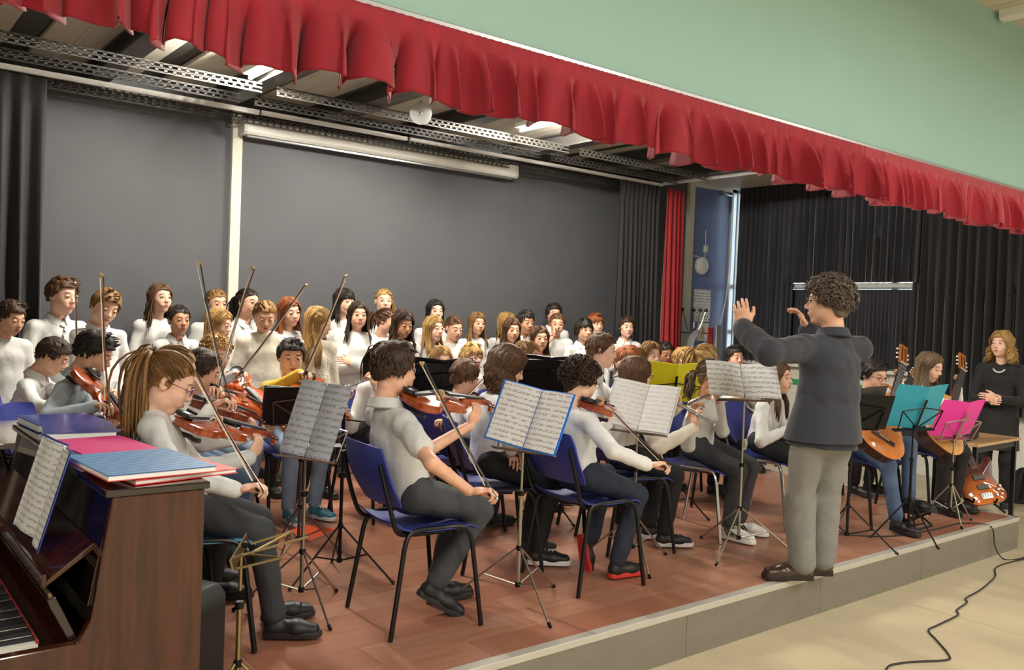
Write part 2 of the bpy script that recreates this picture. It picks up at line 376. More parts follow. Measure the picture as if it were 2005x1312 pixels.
# batten tube lights on the stage ceiling
m_tube = mat('lit_tube', 'fff8ea', .4, emit=STAGE_TUBE); m_htube = mat('lit_hall_tube', 'fff8ea', .4, emit=7)
def batten(name, x, y, z, L, label, group, tm, hang, suffix=''):
    e = empty(name, (x, y, z)); mb = MB().prism([(-.06, .0), (.06, .0), (.045, .05), (-.045, .05)], -L / 2, L / 2, 1); mb.build('housing', m_white, e, bevel=.003)
    MB().tube([(0, -L / 2 + .03, -.02), (0, L / 2 - .03, -.02)], .014, 10).build('tube' + suffix, tm, e, smooth=True)
    for s in (-1, 1):
        MB().box((0, s * (L / 2 - .02), -.012), (.03, .025, .04)).build('lamp_holder', m_white, e); MB().tube([(0, s * L * .3, .04), (0, s * L * .3, hang)], .008, 6).build('hanger', m_white, e)
    return tag(e, label, 'light', group)
for (x, y), where in zip(STAGE_LAMPS, ('next to the beam above the ivory post', 'before the end of the projection screen')): batten('batten_light', x, y, 3.15, 1.25, 'lit fluorescent batten light on the stage ceiling ' + where, 'batten lights over the stage', m_tube, .118)
for (x, y) in HALL_LAMPS: batten('batten_light_offscreen', x, y, 3.60, 1.3, 'fluorescent batten light on the hall ceiling', 'batten lights on the hall ceiling', m_htube, .085, '_offscreen')
e = empty('batten_light', (6.47, 2.0, 3.615)); MB().prism([(-.05, .012), (-.03, .0), (.03, .0), (.05, .012), (.06, .07), (-.06, .07)], -.7, .72, 1).build('housing', m_white, e, bevel=.004); tag(e, 'pale unlit ceiling fixture in the hall corner above the green wall', 'light')
# round spot on the ceiling
e = empty('ceiling_spot', (3.86, 6.16, 3.06)); dirv = unit((-.5, -.8, -.15))
MB().lathe([(.03, -.07), (.085, -.02), (.092, 0), (.085, .006), (.0, .01)], (0, 0, 0), dirv, 20).build('reflector', mat('frosted_disc', 'cfd3d3', .25), e, smooth=True)
MB().ball(dirv * .012, .014).build('bulb', m_alu, e, smooth=True)
MB().tube([(0, 0, .10), (.0, .05, .05), tuple(-dirv * .05)], .009, 6).build('bracket', m_dark, e)
tag(e, 'round frosted spot lamp clamped under the ceiling behind the valance', 'light')
# things on the blue door and back corner
e = empty('wall_speaker', (9.22, YW - .05, 2.175)); MB().lathe([(.0, .065), (.06, .06), (.105, .04), (.12, .01), (.115, -.015)], (0, 0, 0), (0, -1, 0), 24).build('shell', mat('white_plastic', 'e4e4e2', .35), e, smooth=True)
MB().tube([(-.02, 0, .10), (-.10, .0, .125), (-.16, .0, .12)], .008, 6).build('bracket', m_white, e)
tag(e, 'round white wall lamp on the blue door panel', 'lamp')
e = empty('wall_switch', (9.315, YW - .034, 2.41)); MB().box((0, 0, 0), (.07, .03, .09)).build('box', m_white, e, bevel=.006); MB().tube([(0, 0, .04), (-.01, 0, .25)], .005, 5).build('cable', m_white, e); MB().tube([(0, 0, -.04), (-.02, 0, -.14)], .005, 5).build('cable', m_white, e)
tag(e, 'small white switch box with thin cables above the round lamp', 'switch')
m_poster = bpy.data.materials.new('printed_notice'); m_poster.use_nodes = True
def print_mat(m, lines, dens, base, ink, orient=1, sx=30., gap=.5, thr=.52):
    """paper with printed rows: rows along local Z (or Y), broken by noise along X"""
    nt = m.node_tree; b = nt.nodes['Principled BSDF']; b.inputs['Roughness'].default_value = .6
    t = nt.nodes.new('ShaderNodeTexCoord'); s = nt.nodes.new('ShaderNodeSeparateXYZ'); nt.links.new(t.outputs['Object'], s.inputs[0])
    def math_(op, a, bb=None):
        q = nt.nodes.new('ShaderNodeMath'); q.operation = op
        for i, v in enumerate((a, bb)):
            if v is None: continue
            if isinstance(v, (int, float)): q.inputs[i].default_value = v
            else: nt.links.new(v, q.inputs[i])
        return q.outputs[0]
    up = s.outputs[2 if orient == 1 else 1]
    r_ = math_('MULTIPLY', up, lines); fr = math_('FRACT', r_); fl = math_('FLOOR', r_)
    rowm = math_('LESS_THAN', fr, gap)
    c = nt.nodes.new('ShaderNodeCombineXYZ'); nt.links.new(math_('MULTIPLY', s.outputs[0], sx), c.inputs[0]); nt.links.new(math_('MULTIPLY', fl, 7.3), c.inputs[1])
    nt.links.new(math_('MULTIPLY', math_('FLOOR', math_('MULTIPLY', fr, 6)), 3.1), c.inputs[2])
    nz = nt.nodes.new('ShaderNodeTexNoise'); nz.inputs['Scale'].default_value = 1.; nz.inputs['Detail'].default_value = 2; nt.links.new(c.outputs[0], nz.inputs[0])
    ink_ = math_('MULTIPLY', rowm, math_('GREATER_THAN', nz.outputs[0], thr)); ink_ = math_('MULTIPLY', ink_, dens)
    mx = nt.nodes.new('ShaderNodeMix'); mx.data_type = 'RGBA'; mx.inputs[6].default_value = (*lin(base), 1); mx.inputs[7].default_value = (*lin(ink), 1)
    nt.links.new(ink_, mx.inputs[0]); nt.links.new(mx.outputs[2], b.inputs['Base Color'])
print_mat(m_poster, 26, .75, 'eceef0', '3d4450', gap=.55, sx=40)
o = one('notice', MB().bb((-.175, -.002, -.215), (.175, .002, .215)), m_poster, 'white printed notice pinned to the blue door', 'notice'); o.location = (9.29, YW - .034, 1.645)
o = one('card', MB().bb((-.12, -.002, -.12), (.12, .002, .12)), mat('card_white', 'e8e6e0', .6), 'small white card with a tan figure below the printed notice', 'card'); o.location = (9.33, YW - .034, 1.29)
MB().prism([(-.02, -.09), (.02, -.09), (.03, .02), (.012, .08), (-.012, .08), (-.03, .02)], -.006, -.003, 1).build('print', mat('tan_print', 'c9a27c', .6), o)
one('hanging_cable', MB().tube(spline([(9.78, YW - .10, 3.2), (9.76, YW - .1, 2.3), (9.70, YW - .1, 1.7), (9.50, YW - .1, 1.1), (9.42, YW - .1, .8)], 6), .006, 6), m_white, 'thin white cable hanging along the edge of the blue door', 'cable')
one('hanging_cable', MB().tube(spline([(9.80, YW - .09, 3.2), (9.795, YW - .09, 2.3), (9.78, YW - .09, 1.2), (9.77, YW - .09, .5)], 6), .006, 6), m_white, 'straight white cable running down beside the door jamb', 'cable')
# coat rack with cloths and cable coil
e = empty('coat_rack', (8.83, 7.32, 0))
m_chr = mat('chrome', 'c8cacc', .18, metal=1.)
MB().tube([(0, 0, .02), (0, 0, 1.42)], .016, 8).build('pole', m_chr, e, smooth=True)
MB().lathe([(.0, .0), (.2, .0), (.19, .02), (.03, .03)], (0, 0, 0), (0, 0, 1), 20).build('base', m_chr, e, smooth=True)
for k, a in enumerate((-30, 40, 160, 250)):
    dx, dy = math.cos(R(a)), math.sin(R(a))
    h = MB().tube(spline([(0, 0, 1.34), (dx * .06, dy * .06, 1.30), (dx * .11, dy * .11, 1.40), (dx * .16, dy * .16, 1.56)], 5), .009, 6).build('hook', m_chr, e, smooth=True)
    MB().ball((dx * .165, dy * .165, 1.575), .026).build('knob', m_black, h, smooth=True)
MB().tube([(.19 * math.cos(t), .19 * math.sin(t), 1.28) for t in np.linspace(0, 2 * math.pi, 25)], .008, 6).build('ring', m_chr, e, smooth=True)
tag(e, 'chrome coat rack with black knobs beside the red curtain', 'coat rack')
mb = MB()
for k in range(5): mb.tube([(8.75 + (.13 + .012 * k) * math.cos(t), 7.14 + .012 * k, 1.08 + (.19 + .01 * k) * math.sin(t)) for t in np.linspace(0, 2 * math.pi, 22)], .008, 5)
mb.tube([(8.75, 7.16, 1.30), (8.78, 7.22, 1.33)], .01, 5)
one('cable_coil', mb, mat('grey_cable', '9a9c9e', .5), 'coil of grey cable hanging on the coat rack', 'cable', smooth=True)
cloth('cloth_rag', mat('red_rag', 'a82a30', .7), (8.86, 7.10), (9.0, 7.13), .65, 1.36, 3, .03, 'red cloth hanging on the coat rack', 'cloth', seed=31, sub=6, zn=8)
cloth('cloth_rag', mat('grey_rag', '9b9fa5', .7), (9.0, 7.08), (9.16, 7.14), .55, 1.40, 3, .03, 'grey cloth hanging on the coat rack', 'cloth', seed=32, sub=6, zn=8)
# ================================================================== furniture and instruments
m_bluepl = mat('blue_chair_plastic', '2f3a8c', .45, var=.05, vscale=15, bump=.04, bscale=250)
m_tealpl = mat('teal_chair_plastic', '4f8fb0', .45, var=.05, vscale=15)
m_frame = mat('black_tube', '1a1a1c', .35, metal=.4)
m_chrome = MATS['chrome']
_chair = {}
def make_chair(plastic, tube):
    e = empty('chair')
    # seat shell: curved sheet
    def sheet(fn, nu, nv, th):
        top = [[fn(i / nu, j / nv, 0) for j in range(nv + 1)] for i in range(nu + 1)]
        mb = MB(); rows = [[fn(i / nu, j / nv, 0) for j in range(nv + 1)] + [fn(i / nu, j / nv, th) for j in range(nv, -1, -1)] for i in range(nu + 1)]
        mb.loft(rows); return mb
    def seat(u, v, th):
        s = 2 * v - 1; x = -.20 + .42 * u; wd = .225 * (1 - .10 * abs(2 * u - 1) ** 4)
        z = .455 + .018 * s * s - .012 * math.sin(math.pi * u) + (-.03 * max(0, (u - .82) / .18) ** 2) + .03 * max(0, (.15 - u) / .15) ** 2
        return (x, s * wd, z - th)
    sheet(seat, 12, 12, .008).build('seat', plastic, e, smooth=True)
    def backr(u, v, th):
        s = 2 * v - 1; z = .565 + .275 * u; wd = .228 * (1 - .16 * max(0, (u - .55) / .45) ** 3 - .10 * max(0, (.25 - u) / .25) ** 2)
        x = -.215 - .10 * u + .045 * s * s - .02 * math.sin(math.pi * u)
        return (x - th, s * wd, z + (-.03 * s * s * max(0, u - .5)))
    sheet(backr, 12, 12, .009).build('backrest', plastic, e, smooth=True)
    for s in (-1, 1):
        y0, y1 = s * .215, s * .245
        MB().tube([(-.225, y1, .004), (-.165, y0 + s * .01, .38)] + spline([(-.155, y0 + s * .006, .42), (-.13, y0, .452), (-.08, y0, .462)], 4) + [(.02, y0, .462)], .0115, 8).build('leg', tube, e, smooth=True)
        MB().tube([(.225, y1, .004), (.175, y0 + s * .01, .38)] + spline([(.165, y0 + s * .006, .42), (.14, y0, .452), (.09, y0, .462)], 4) + [(.02, y0, .462)], .0115, 8).build('leg', tube, e, smooth=True)
        MB().tube(spline([(.05, s * .19, .44), (-.12, s * .19, .44), (-.19, s * .20, .46), (-.225, s * .215, .54), (-.26, s * .215, .66), (-.285, s * .208, .76)], 5), .0105, 8).build('back_post', tube, e, smooth=True)
    MB().tube([(.12, -.2, .44), (.12, .2, .44)], .009, 6).build('crossbar', tube, e, smooth=True)
    MB().tube([(-.12, -.2, .44), (-.12, .2, .44)], .009, 6).build('crossbar', tube, e, smooth=True)
    return e
def chair(x, y, hd, label, kind='blue', group=None):
    if kind not in _chair:
        _chair[kind] = make_chair(*{'blue': (m_bluepl, m_frame), 'chrome': (m_bluepl, m_chrome), 'teal': (m_tealpl, m_frame)}[kind]); o = _chair[kind]
    else: o = copy_tree(_chair[kind])
    o.location = (x, y, 0); o.rotation_euler = (0, 0, R(hd)); tag(o, label, 'chair', group); return o

# ---- folding music stand: pole foot at (x,y), desk facing hd (towards the reader is -normal)
m_nickel = mat('nickel_tube', 'a8a294', .3, metal=.9)
m_blkst = mat('black_stand_steel', '141416', .4, metal=.5)
m_brown = mat('brown_stand_steel', '5e4b40', .4, metal=.5)
m_brass = mat('brass_tone_steel', '9c8a62', .3, metal=.9)
def stand(x, y, z, hd, tilt, label, m, solid=None, legrot=0., spread=.30, w=.46, h=.24, leg_h=.28, lean=0.):
    """hd: compass direction the desk front (page side) faces; tilt: degrees the desk leans back from upright; z: height of ledge"""
    e = empty('music_stand', (x, y, 0), R(hd))
    MB().tube([(0, 0, .09), (0, 0, .55 if z > .7 else .4)], .0095, 8).build('pole', m, e, smooth=True)
    MB().tube([(0, 0, .45), (0, 0, z - .01)], .0065, 8).build('upper_pole', m, e, smooth=True)
    for zz in (.55 if z > .7 else .4, leg_h, .10): MB().lathe([(.014, -.012), (.016, 0), (.014, .012)], (0, 0, zz), (0, 0, 1), 10).build('collar', m_blkst, e, smooth=True)
    for k in range(3):
        a = R(legrot + 120 * k); d = V(math.cos(a), math.sin(a), 0)
        lg = MB().tube([tuple(d * .012 + V(0, 0, leg_h)), tuple(d * spread + V(0, 0, .008))], .0055, 6).build('leg', m, e, smooth=True)
        MB().tube([tuple(d * .012 + V(0, 0, .10)), tuple(d * spread * .5 + V(0, 0, leg_h * .51))], .0045, 6).build('brace', m, lg, smooth=True)
        MB().tube([tuple(d * (spread - .012) + V(0, 0, .018)), tuple(d * (spread + .008) + V(0, 0, .006))], .009, 6).build('rubber_foot', m_blkst, lg, smooth=True)
    t = R(tilt); ux, uz = -math.sin(t), math.cos(t)          # desk up direction in local x,z ; page side faces +x
    P = lambda yy, s, off=0.: (ux * s + off * uz + lean, yy, z + uz * s - off * ux)
    MB().lathe([(.011, -.012), (.011, .012)], (-.012, 0, z + .02), (0, 1, 0), 10).build('knob', m_blkst, e, smooth=True)
    if solid:
        mb = MB(); pts = []
        for off in (-.012, -.006): mb_ = [P(-w / 2, 0, off), P(w / 2, 0, off), P(w / 2, h, off), P(-w / 2, h, off)]; pts.append(mb_)
        mb.loft(pts); mb.build('desk_panel', solid, e)
    mb = MB(); r_ = .0045
    mb.beam(P(0, -.01, -.016), P(0, h * .95, -.016), .018, .004, up=P(0, 0, 1))
    d1 = mb.build('desk_spine', m, e)
    for s in (-1, 1):
        MB().tube([P(s * w * .36, .005, -.02), P(s * w * .40, h * .62, -.02)], r_, 5).build('desk_arm', m, e, smooth=True)
        MB().tube([P(0, .02, -.02), P(s * w * .40, h * .62, -.02)], r_, 5).build('desk_arm', m, e, smooth=True)
        MB().tube([P(0, h * .72, -.02), P(s * w * .40, h * .62, -.02)], r_, 5).build('desk_arm', m, e, smooth=True)
    mb = MB(); mb.beam(P(-w * .40, -.004, .0), P(w * .40, -.004, .0), .034, .006, up=(ux, 0, uz)); mb.build('ledge', m, e)
    tag(e, label, 'music stand'); e['_desk'] = 0
    del e['_desk']
    return e, (lambda yy, s, off=0.: Matrix.Translation((x, y, 0)) @ Matrix.Rotation(R(hd), 4, 'Z') @ Vector(P(yy, s, off)))
m_paper = mat('white_paper', 'e9e9e6', .6)
def music_mat(name, base='e6e7e8', lines=46., dens=.5, ink='50545c'):
    if name in MATS: return MATS[name]
    m = bpy.data.materials.new(name); m.use_nodes = True; print_mat(m, lines, dens, base, ink, sx=55, gap=.42, thr=.47); MATS[name] = m; return m
def folder(st, label, cover, w=.44, h=.31, cat='folder', page=None, fold=12., name='folder', shift=0., thick=.006, dens=.5, raise_=.004, roll=0., lines=38., tiltx=0.):
    """open folder of sheet music leaning on a stand desk"""
    e_st, P = st
    o = V(*P(shift, raise_, .004)); zx = V(*P(shift, 1, .004)) - V(*P(shift, 0, .004)); yx = V(*P(1, 0)) - V(*P(0, 0))
    # local x = reader's right, local z = up the desk, y = away from reader
    M = frame(o, yx, zx) @ Matrix.Rotation(R(tiltx), 4, 'X') @ Matrix.Rotation(R(roll), 4, 'Y')
    e = empty(name, M=M)
    pm_ = page or music_mat('sheet_music_%d_%d' % (lines, dens * 100), lines=lines, dens=dens)
    for s in (-1, 1):
        a = R(fold) * s
        Mx = Matrix.Rotation(-a, 4, 'Z')
        def sh(x0, x1, y0, y1, z0, z1):
            mb = MB(); n = 6
            rows = []
            for i in range(n + 1):
                xx = x0 + (x1 - x0) * i / n
                q = [Mx @ Vector((s * xx, yy - .012 * math.sin(math.pi * i / n) * (1 if cover is None else .5), zz)) for yy, zz in ((y0, z0), (y1, z0), (y1, z1), (y0, z1))]
                rows.append(q)
            return mb.loft(rows)
        if cover is not None: sh(0, w / 2, .0, .004, 0, h).build('cover', cover, e)
        sh(.004, w / 2 - (.012 if cover is not None else 0), -thick, -.0005, .008 if cover is not None else 0, h - (.006 if cover is not None else 0)).build('pages', pm_, e)
    return tag(e, label, cat)

# ---- violin ------------------------------------------------------
m_vio = mat('violin_varnish', '8a3413', .22, var=.25, vscale=9, stretch=(1, 5, 1), c2='b5521c', coat=.8)
m_vio2 = mat('orange_violin_varnish', 'c1481a', .2, var=.2, vscale=9, stretch=(1, 5, 1), c2='d9652a', coat=.9)
m_vio3 = mat('dark_violin_varnish', '6e2a12', .22, var=.25, vscale=9, stretch=(1, 5, 1), c2='93401a', coat=.8)
m_ebony = mat('ebony', '26262a', .35)
m_maple = mat('pale_maple', 'd9b98a', .5)
m_string = mat('steel_string', 'c9c9c9', .3, metal=1.)
_vi = {}
def half_outline(pts, n=5):
    a = spline([(p[0], p[1], 0) for p in pts], n); return [(p[0], max(0, p[1])) for p in a]
VO = [(0, 0), (.003, .045), (.028, .088), (.075, .104), (.118, .094), (.143, .079), (.152, .066), (.180, .055), (.205, .057), (.226, .068), (.236, .074), (.262, .083), (.30, .083), (.335, .058), (.352, .025), (.356, 0)]
def arched_body(half, zt, zb, arch_t, arch_b, cx, skip_top=False):
    o = half + [(x, -y) for x, y in reversed(half[1:-1])]
    ring = lambda k, z: [(cx + (x - cx) * k, y * k, z) for x, y in o]
    rings = [ring(.02, zb - arch_b), ring(.35, zb - arch_b * .9), ring(.65, zb - arch_b * .6), ring(.88, zb - arch_b * .15), ring(1.0, zb), ring(1.025, zb + .002), ring(1.025, zb + .005), ring(.985, zb + .006),
             ring(.985, zt - .006), ring(1.025, zt - .005), ring(1.025, zt - .002), ring(1.0, zt), ring(.88, zt + arch_t * .15), ring(.65, zt + arch_t * .6), ring(.35, zt + arch_t * .9), ring(.02, zt + arch_t)]
    return MB().loft(rings)
def make_violin(varn):
    e = empty('violin')
    arched_body(half_outline(VO, 4), .018, -.014, .014, .012, .175).build('body', varn, e, smooth=True)
    MB().loft([[(.345, -.013, -.012), (.345, .013, -.012), (.345, .013, .03), (.345, -.013, .03)], [(.37, -.011, .0), (.37, .011, .0), (.37, .012, .032), (.37, -.012, .032)], [(.50, -.011, .010), (.50, .011, .010), (.50, .0115, .036), (.50, -.0115, .036)]]).build('neck', varn, e)
    pb = MB().loft([[(.495, -.013, .008), (.495, .013, .008), (.495, .013, .036), (.495, -.013, .036)], [(.56, -.010, .002), (.56, .010, .002), (.56, .010, .026), (.56, -.010, .026)], [(.585, -.009, -.006), (.585, .009, -.006), (.585, .009, .014), (.585, -.009, .014)]])
    pts = [(.585 + .0, 0)]; sp = []
    for i in range(26):
        t = i / 25; a = -2.0 + t * 9.5; r_ = .019 * (1 - .72 * t); sp.append((.590 + r_ * math.cos(a), 0, -.004 + r_ * math.sin(a)))
    pb.tube(sp, [.0075 * (1 - .3 * i / 25) for i in range(26)], 6, flat=(1.4, 1))
    sc = pb.build('scroll', varn, e, smooth=True)
    for i, (xx, s) in enumerate(((.512, 1), (.526, -1), (.543, 1), (.558, -1))):
        MB().tube([(xx, -s * .012, .018 - i * .003), (xx, s * .028, .018 - i * .003), (xx, s * .033, .018 - i * .003), (xx, s * .044, .018 - i * .003)], [.0035, .004, .008, .0065], 8, flat=(1, .6)).build('peg', m_ebony, e, smooth=True)
    MB().loft([[(.225, -.021, .046), (.225, .021, .046), (.225, .016, .056), (.225, 0, .059), (.225, -.016, .056)], [(.50, -.012, .036), (.50, .012, .036), (.50, .009, .041), (.50, 0, .043), (.50, -.009, .041)]]).build('fingerboard', m_ebony, e, smooth=True)
    MB().loft([[(.012, -.012, .030), (.012, .012, .030), (.012, .008, .042), (.012, -.008, .042)], [(.115, -.022, .044), (.115, .022, .044), (.115, .015, .054), (.115, -.015, .054)]]).build('tailpiece', m_ebony, e, bevel=.002)
    MB().loft([[(.005 + .03 + .034 * math.cos(t), .045 + .04 * math.sin(t), z) for t in np.linspace(0, 2 * math.pi, 14)[:-1]] for z in (.028, .046)] + [[(.035 + .026 * math.cos(t), .045 + .03 * math.sin(t), .041) for t in np.linspace(0, 2 * math.pi, 14)[:-1]]]).build('chin_rest', m_ebony, e, smooth=True)
    br = [(-.022, .030), (-.010, .030), (-.007, .038), (.007, .038), (.010, .030), (.022, .030), (.020, .055), (.012, .063), (0, .066), (-.012, .063), (-.020, .055)]
    MB().prism(br, .186, .190, 0).build('bridge', m_maple, e)
    mb = MB()
    for k in (-.009, -.003, .003, .009): mb.tube([(.112, k * 1.3, .053), (.188, k * 1.4, .0655 - abs(k) * .3), (.505, k * .65, .043), (.535, k * .6, .026)], .0007, 4)
    mb.build('strings', m_string, e)
    for s in (-1, 1): MB().tube(spline([(.158, s * .044, .028), (.170, s * .048, .0265), (.185, s * .038, .0295), (.20, s * .036, .0305), (.212, s * .028, .032), (.218, s * .033, .031)], 4), .0026, 5).build('f_hole', m_black, e)
    MB().tube(spline([(.03, -.09, -.035), (.05, -.04, -.045), (.055, .0, -.042), (.05, .05, -.045), (.035, .095, -.035)], 5), .011, 6, flat=(.5, 1)).build('shoulder_rest', m_ebony, e, smooth=True)
    return e
def violin(chin, scroll, up, label, kind='dark'):
    v = {'dark': m_vio3, 'orange': m_vio2, 'mid': m_vio}[kind]
    if kind not in _vi: _vi[kind] = make_violin(v); o = _vi[kind]
    else: o = copy_tree(_vi[kind])
    d = V(*scroll) - V(*chin); M = frame(chin, d, up)
    o.matrix_world = M; tag(o, label, 'violin'); return o, M
m_stick = mat('pernambuco', '5a2c1c', .3, coat=.5); m_stick2 = mat('carbon_stick', '2a2226', .3, coat=.5)
m_hair = mat('bow_hair', 'd8ccb0', .6)
_bow = {}
def make_bow(sm):
    e = empty('bow')
    MB().tube([(x, 0, .022 - .012 * math.sin(math.pi * (x - .02) / .7)) for x in np.linspace(0, .70, 14)] + [(.712, 0, .016), (.716, 0, .004)], [.0045] * 5 + [.004] * 5 + [.0035] * 6, 6).build('stick', sm, e, smooth=True)
    MB().beam((.03, 0, 0), (.712, 0, .003), .009, .0012, up=(0, 0, 1)).build('bow_hair', m_hair, e)
    MB().prism([(.02, -.004), (.07, -.004), (.07, .010), (.06, .018), (.02, .018)], -.006, .006, 1).build('frog', m_ebony, e, bevel=.0015)
    MB().prism([(.70, .0), (.722, .0), (.724, .006), (.712, .02), (.70, .018)], -.0045, .0045, 1).build('bow_tip', m_maple, e)
    MB().lathe([(.0045, -.012), (.006, -.01), (.006, .0), (.004, .004)], (0, 0, .021), (1, 0, 0), 8).build('screw', m_string, e, smooth=True)
    return e
def bow(frog, tip, up, label, kind='wood'):
    if kind not in _bow: _bow[kind] = make_bow({'wood': m_stick, 'dark': m_stick2}[kind]); o = _bow[kind]
    else: o = copy_tree(_bow[kind])
    M = frame(frog, V(*tip) - V(*frog), up); o.matrix_world = M; return tag(o, label, 'bow')
# ---- flute -------------------------------------------------------
m_silver = mat('silver_plate', 'd6d8da', .16, metal=1.)
_fl = []
def flute(lip, foot, label, up=(0, 0, 1)):
    """lip plate end to foot end"""
    if not _fl:
        e = empty('flute'); MB().tube([(-.07, 0, 0), (.58, 0, 0)], .0095, 12).build('tube', m_silver, e, smooth=True)
        MB().lathe([(.0, 0), (.0105, 0), (.0105, .02), (.0095, .02)], (-.085, 0, 0), (1, 0, 0), 12).build('crown', m_silver, e, smooth=True)
        MB().ball((0, 0, .008), .014, 10, 6, sc=(1, .8, .35)).build('lip_plate', m_silver, e, smooth=True)
        for xx in (.10, .44, .50): MB().lathe([(.0115, 0), (.012, .004), (.012, .022), (.0115, .026)], (xx, 0, 0), (1, 0, 0), 12).build('joint_ring', m_silver, e, smooth=True)
        for k in range(13): MB().lathe([(.0, .0045), (.0075, .004), (.0078, 0)], (.16 + k * .0235 + (.03 if k > 6 else 0), 0, .0105), (0, 0, 1), 10).build('key', m_silver, e, smooth=True)
        MB().tube([(.15, .010, .008), (.54, .010, .008)], .0022, 6).build('key_rod', m_silver, e, smooth=True)
        _fl.append(e); o = e
    else: o = copy_tree(_fl[0])
    M = frame(lip, V(*foot) - V(*lip), up); o.matrix_world = M; return tag(o, label, 'flute'), M
# ---- classical guitar --------------------------------------------
m_cedar = mat('cedar_soundboard', 'd07a2c', .25, var=.1, vscale=6, stretch=(1, 14, 1), coat=.6)
m_spruce = mat('spruce_soundboard', 'd39a54', .25, var=.1, vscale=6, stretch=(1, 14, 1), coat=.6)
m_rose = mat('rosewood', '3b1f18', .25, var=.3, vscale=7, stretch=(1, 8, 1), coat=.6)
m_cedarneck = mat('guitar_neck_wood', '6d3d24', .35)
m_bone = mat('bone', 'e6dfcc', .4)
GO = [(0, 0), (.003, .07), (.03, .14), (.09, .182), (.15, .178), (.21, .148), (.265, .122), (.31, .124), (.36, .138), (.41, .136), (.455, .105), (.482, .05), (.486, 0)]
def make_guitar(topm, elec=False):
    e = empty('guitar'); half = half_outline(GO, 4); o = half + [(x, -y) for x, y in reversed(half[1:-1])]
    ring = lambda k, z: [(.24 + (x - .24) * k, y * k, z) for x, y in o]
    MB().loft([ring(.02, -.052), ring(.6, -.050), ring(.97, -.047), ring(1.0, -.044), ring(1.0, .044)]).build('back_and_sides', m_rose, e, smooth=True)
    MB().loft([ring(1.004, .043), ring(1.004, .048), ring(.985, .050), ring(.5, .052), ring(.02, .052)]).build('soundboard', topm, e, smooth=True)
    MB().lathe([(.0, .001), (.042, .001), (.042, .0)], (.325, 0, .0515), (0, 0, 1), 24).build('sound_hole', m_black, e)
    mb = MB(); n = 24
    mb.loft([[(.325 + r_ * math.cos(2 * math.pi * j / n), r_ * math.sin(2 * math.pi * j / n), z) for j in range(n)] for r_, z in ((.043, .052), (.043, .0535), (.058, .0535), (.058, .0515))], caps=False); mb.build('rosette', mat('rosette', '5c3b22', .4), e)
    MB().box((.115, 0, .057), (.028, .19, .010)).build('bridge', m_rose, e, bevel=.003)
    MB().box((.118, 0, .064), (.004, .08, .008)).build('saddle', m_bone, e)
    MB().loft([[(.47, -.028, .01), (.47, .028, .01), (.47, .028, .05), (.47, -.028, .05)], [(.53, -.024, .028), (.53, .024, .028), (.53, .026, .05), (.53, -.026, .05)], [(.80, -.022, .032), (.80, .022, .032), (.80, .025, .05), (.80, -.025, .05)]]).build('neck', m_cedarneck, e, bevel=.004)
    fb = MB().bb((.375, -.027, .050), (.80, .027, .057)).build('fingerboard', m_ebony, e)
    for k in range(14):
        xx = .80 - .425 * 1.32 * (1 - 2 ** (-(k + 1) / 12.)); MB().bb((xx - .001, -.027, .057), (xx + .001, .027, .0585)).build('fret', m_string, fb)
    MB().bb((.80, -.026, .05), (.806, .026, .061)).build('nut', m_bone, e)
    M = Matrix.Translation((.806, 0, .045)) @ Matrix.Rotation(R(14), 4, 'Y')
    hs = MB()
    for (a, b) in (((0, -.03), (.19, -.022)), ((0, .022), (.19, .03)), ((0, -.006), (.19, .006))):
        hs.add([M @ Vector((x_, y_, z_)) for x_ in (a[0], b[0]) for y_ in (a[1], b[1]) for z_ in (-.010, .010)], [(0, 1, 3, 2), (4, 6, 7, 5), (0, 4, 5, 1), (2, 3, 7, 6), (0, 2, 6, 4), (1, 5, 7, 3)])
    for x_ in (.0, .18): hs.add([M @ Vector((x_ + a, b, c)) for a in (0, .025) for b in (-.032, .032) for c in (-.010, .010)], [(0, 1, 3, 2), (4, 6, 7, 5), (0, 4, 5, 1), (2, 3, 7, 6), (0, 2, 6, 4), (1, 5, 7, 3)])
    hd_ = hs.build('headstock', mat('honey_headstock', 'a8662e', .3, coat=.5), e)
    for k in range(3):
        for s in (-1, 1):
            a = M @ Vector((.04 + .05 * k, s * .034, 0)); b = M @ Vector((.04 + .05 * k, s * .05, -.004))
            MB().tube([tuple(a), tuple(b)], .003, 6).ball(tuple(b), .009, sc=(1, .6, 1)).build('tuning_peg', m_bone, e, smooth=True)
    mb = MB()
    for k in range(6): y_ = -.021 + .0084 * k; mb.tube([(.115, y_ * 1.3, .066), (.80, y_, .0605), (.86, y_ * .8, .035)], .0009, 4)
    mb.build('strings', m_string, e)
    return e
def guitar(o, d, up, label, topm):
    e = make_guitar(topm); e.matrix_world = frame(o, d, up); return tag(e, label, 'guitar')
# ---- upright piano beside the stage, keyboard towards -X ---------------------------------------
m_pside = mat('glossy_rosewood_veneer', '2c110a', .10, var=.35, vscale=4, stretch=(9, 9, .6), c2='4e2412', coat=.4)
m_pblk = mat('piano_polish', '1d1412', .10, var=.2, vscale=5, coat=1.)
m_ivory = mat('ivory_key', 'e9e6da', .25, coat=.4)
PY0, PY1 = 2.60, 4.12
pf = ZF
e = empty('upright_piano', (.77, (PY0 + PY1) / 2, pf)); ox, oy, oz = .77, (PY0 + PY1) / 2, pf
def pb_(mb): mb.v = [(a - ox, b - oy, c - oz) for a, b, c in mb.v]; return mb
side = [(.655, .862), (.915, .862), (.915, pf), (.60, pf), (.60, .30), (.245, .28), (.235, .40), (.255, .452), (.36, .462), (.575, .462), (.605, .52)]
for y in (PY0, PY1 - .035): pb_(MB().prism(side, y, y + .035, 1)).build('side_panel', m_pside, e, bevel=.004)
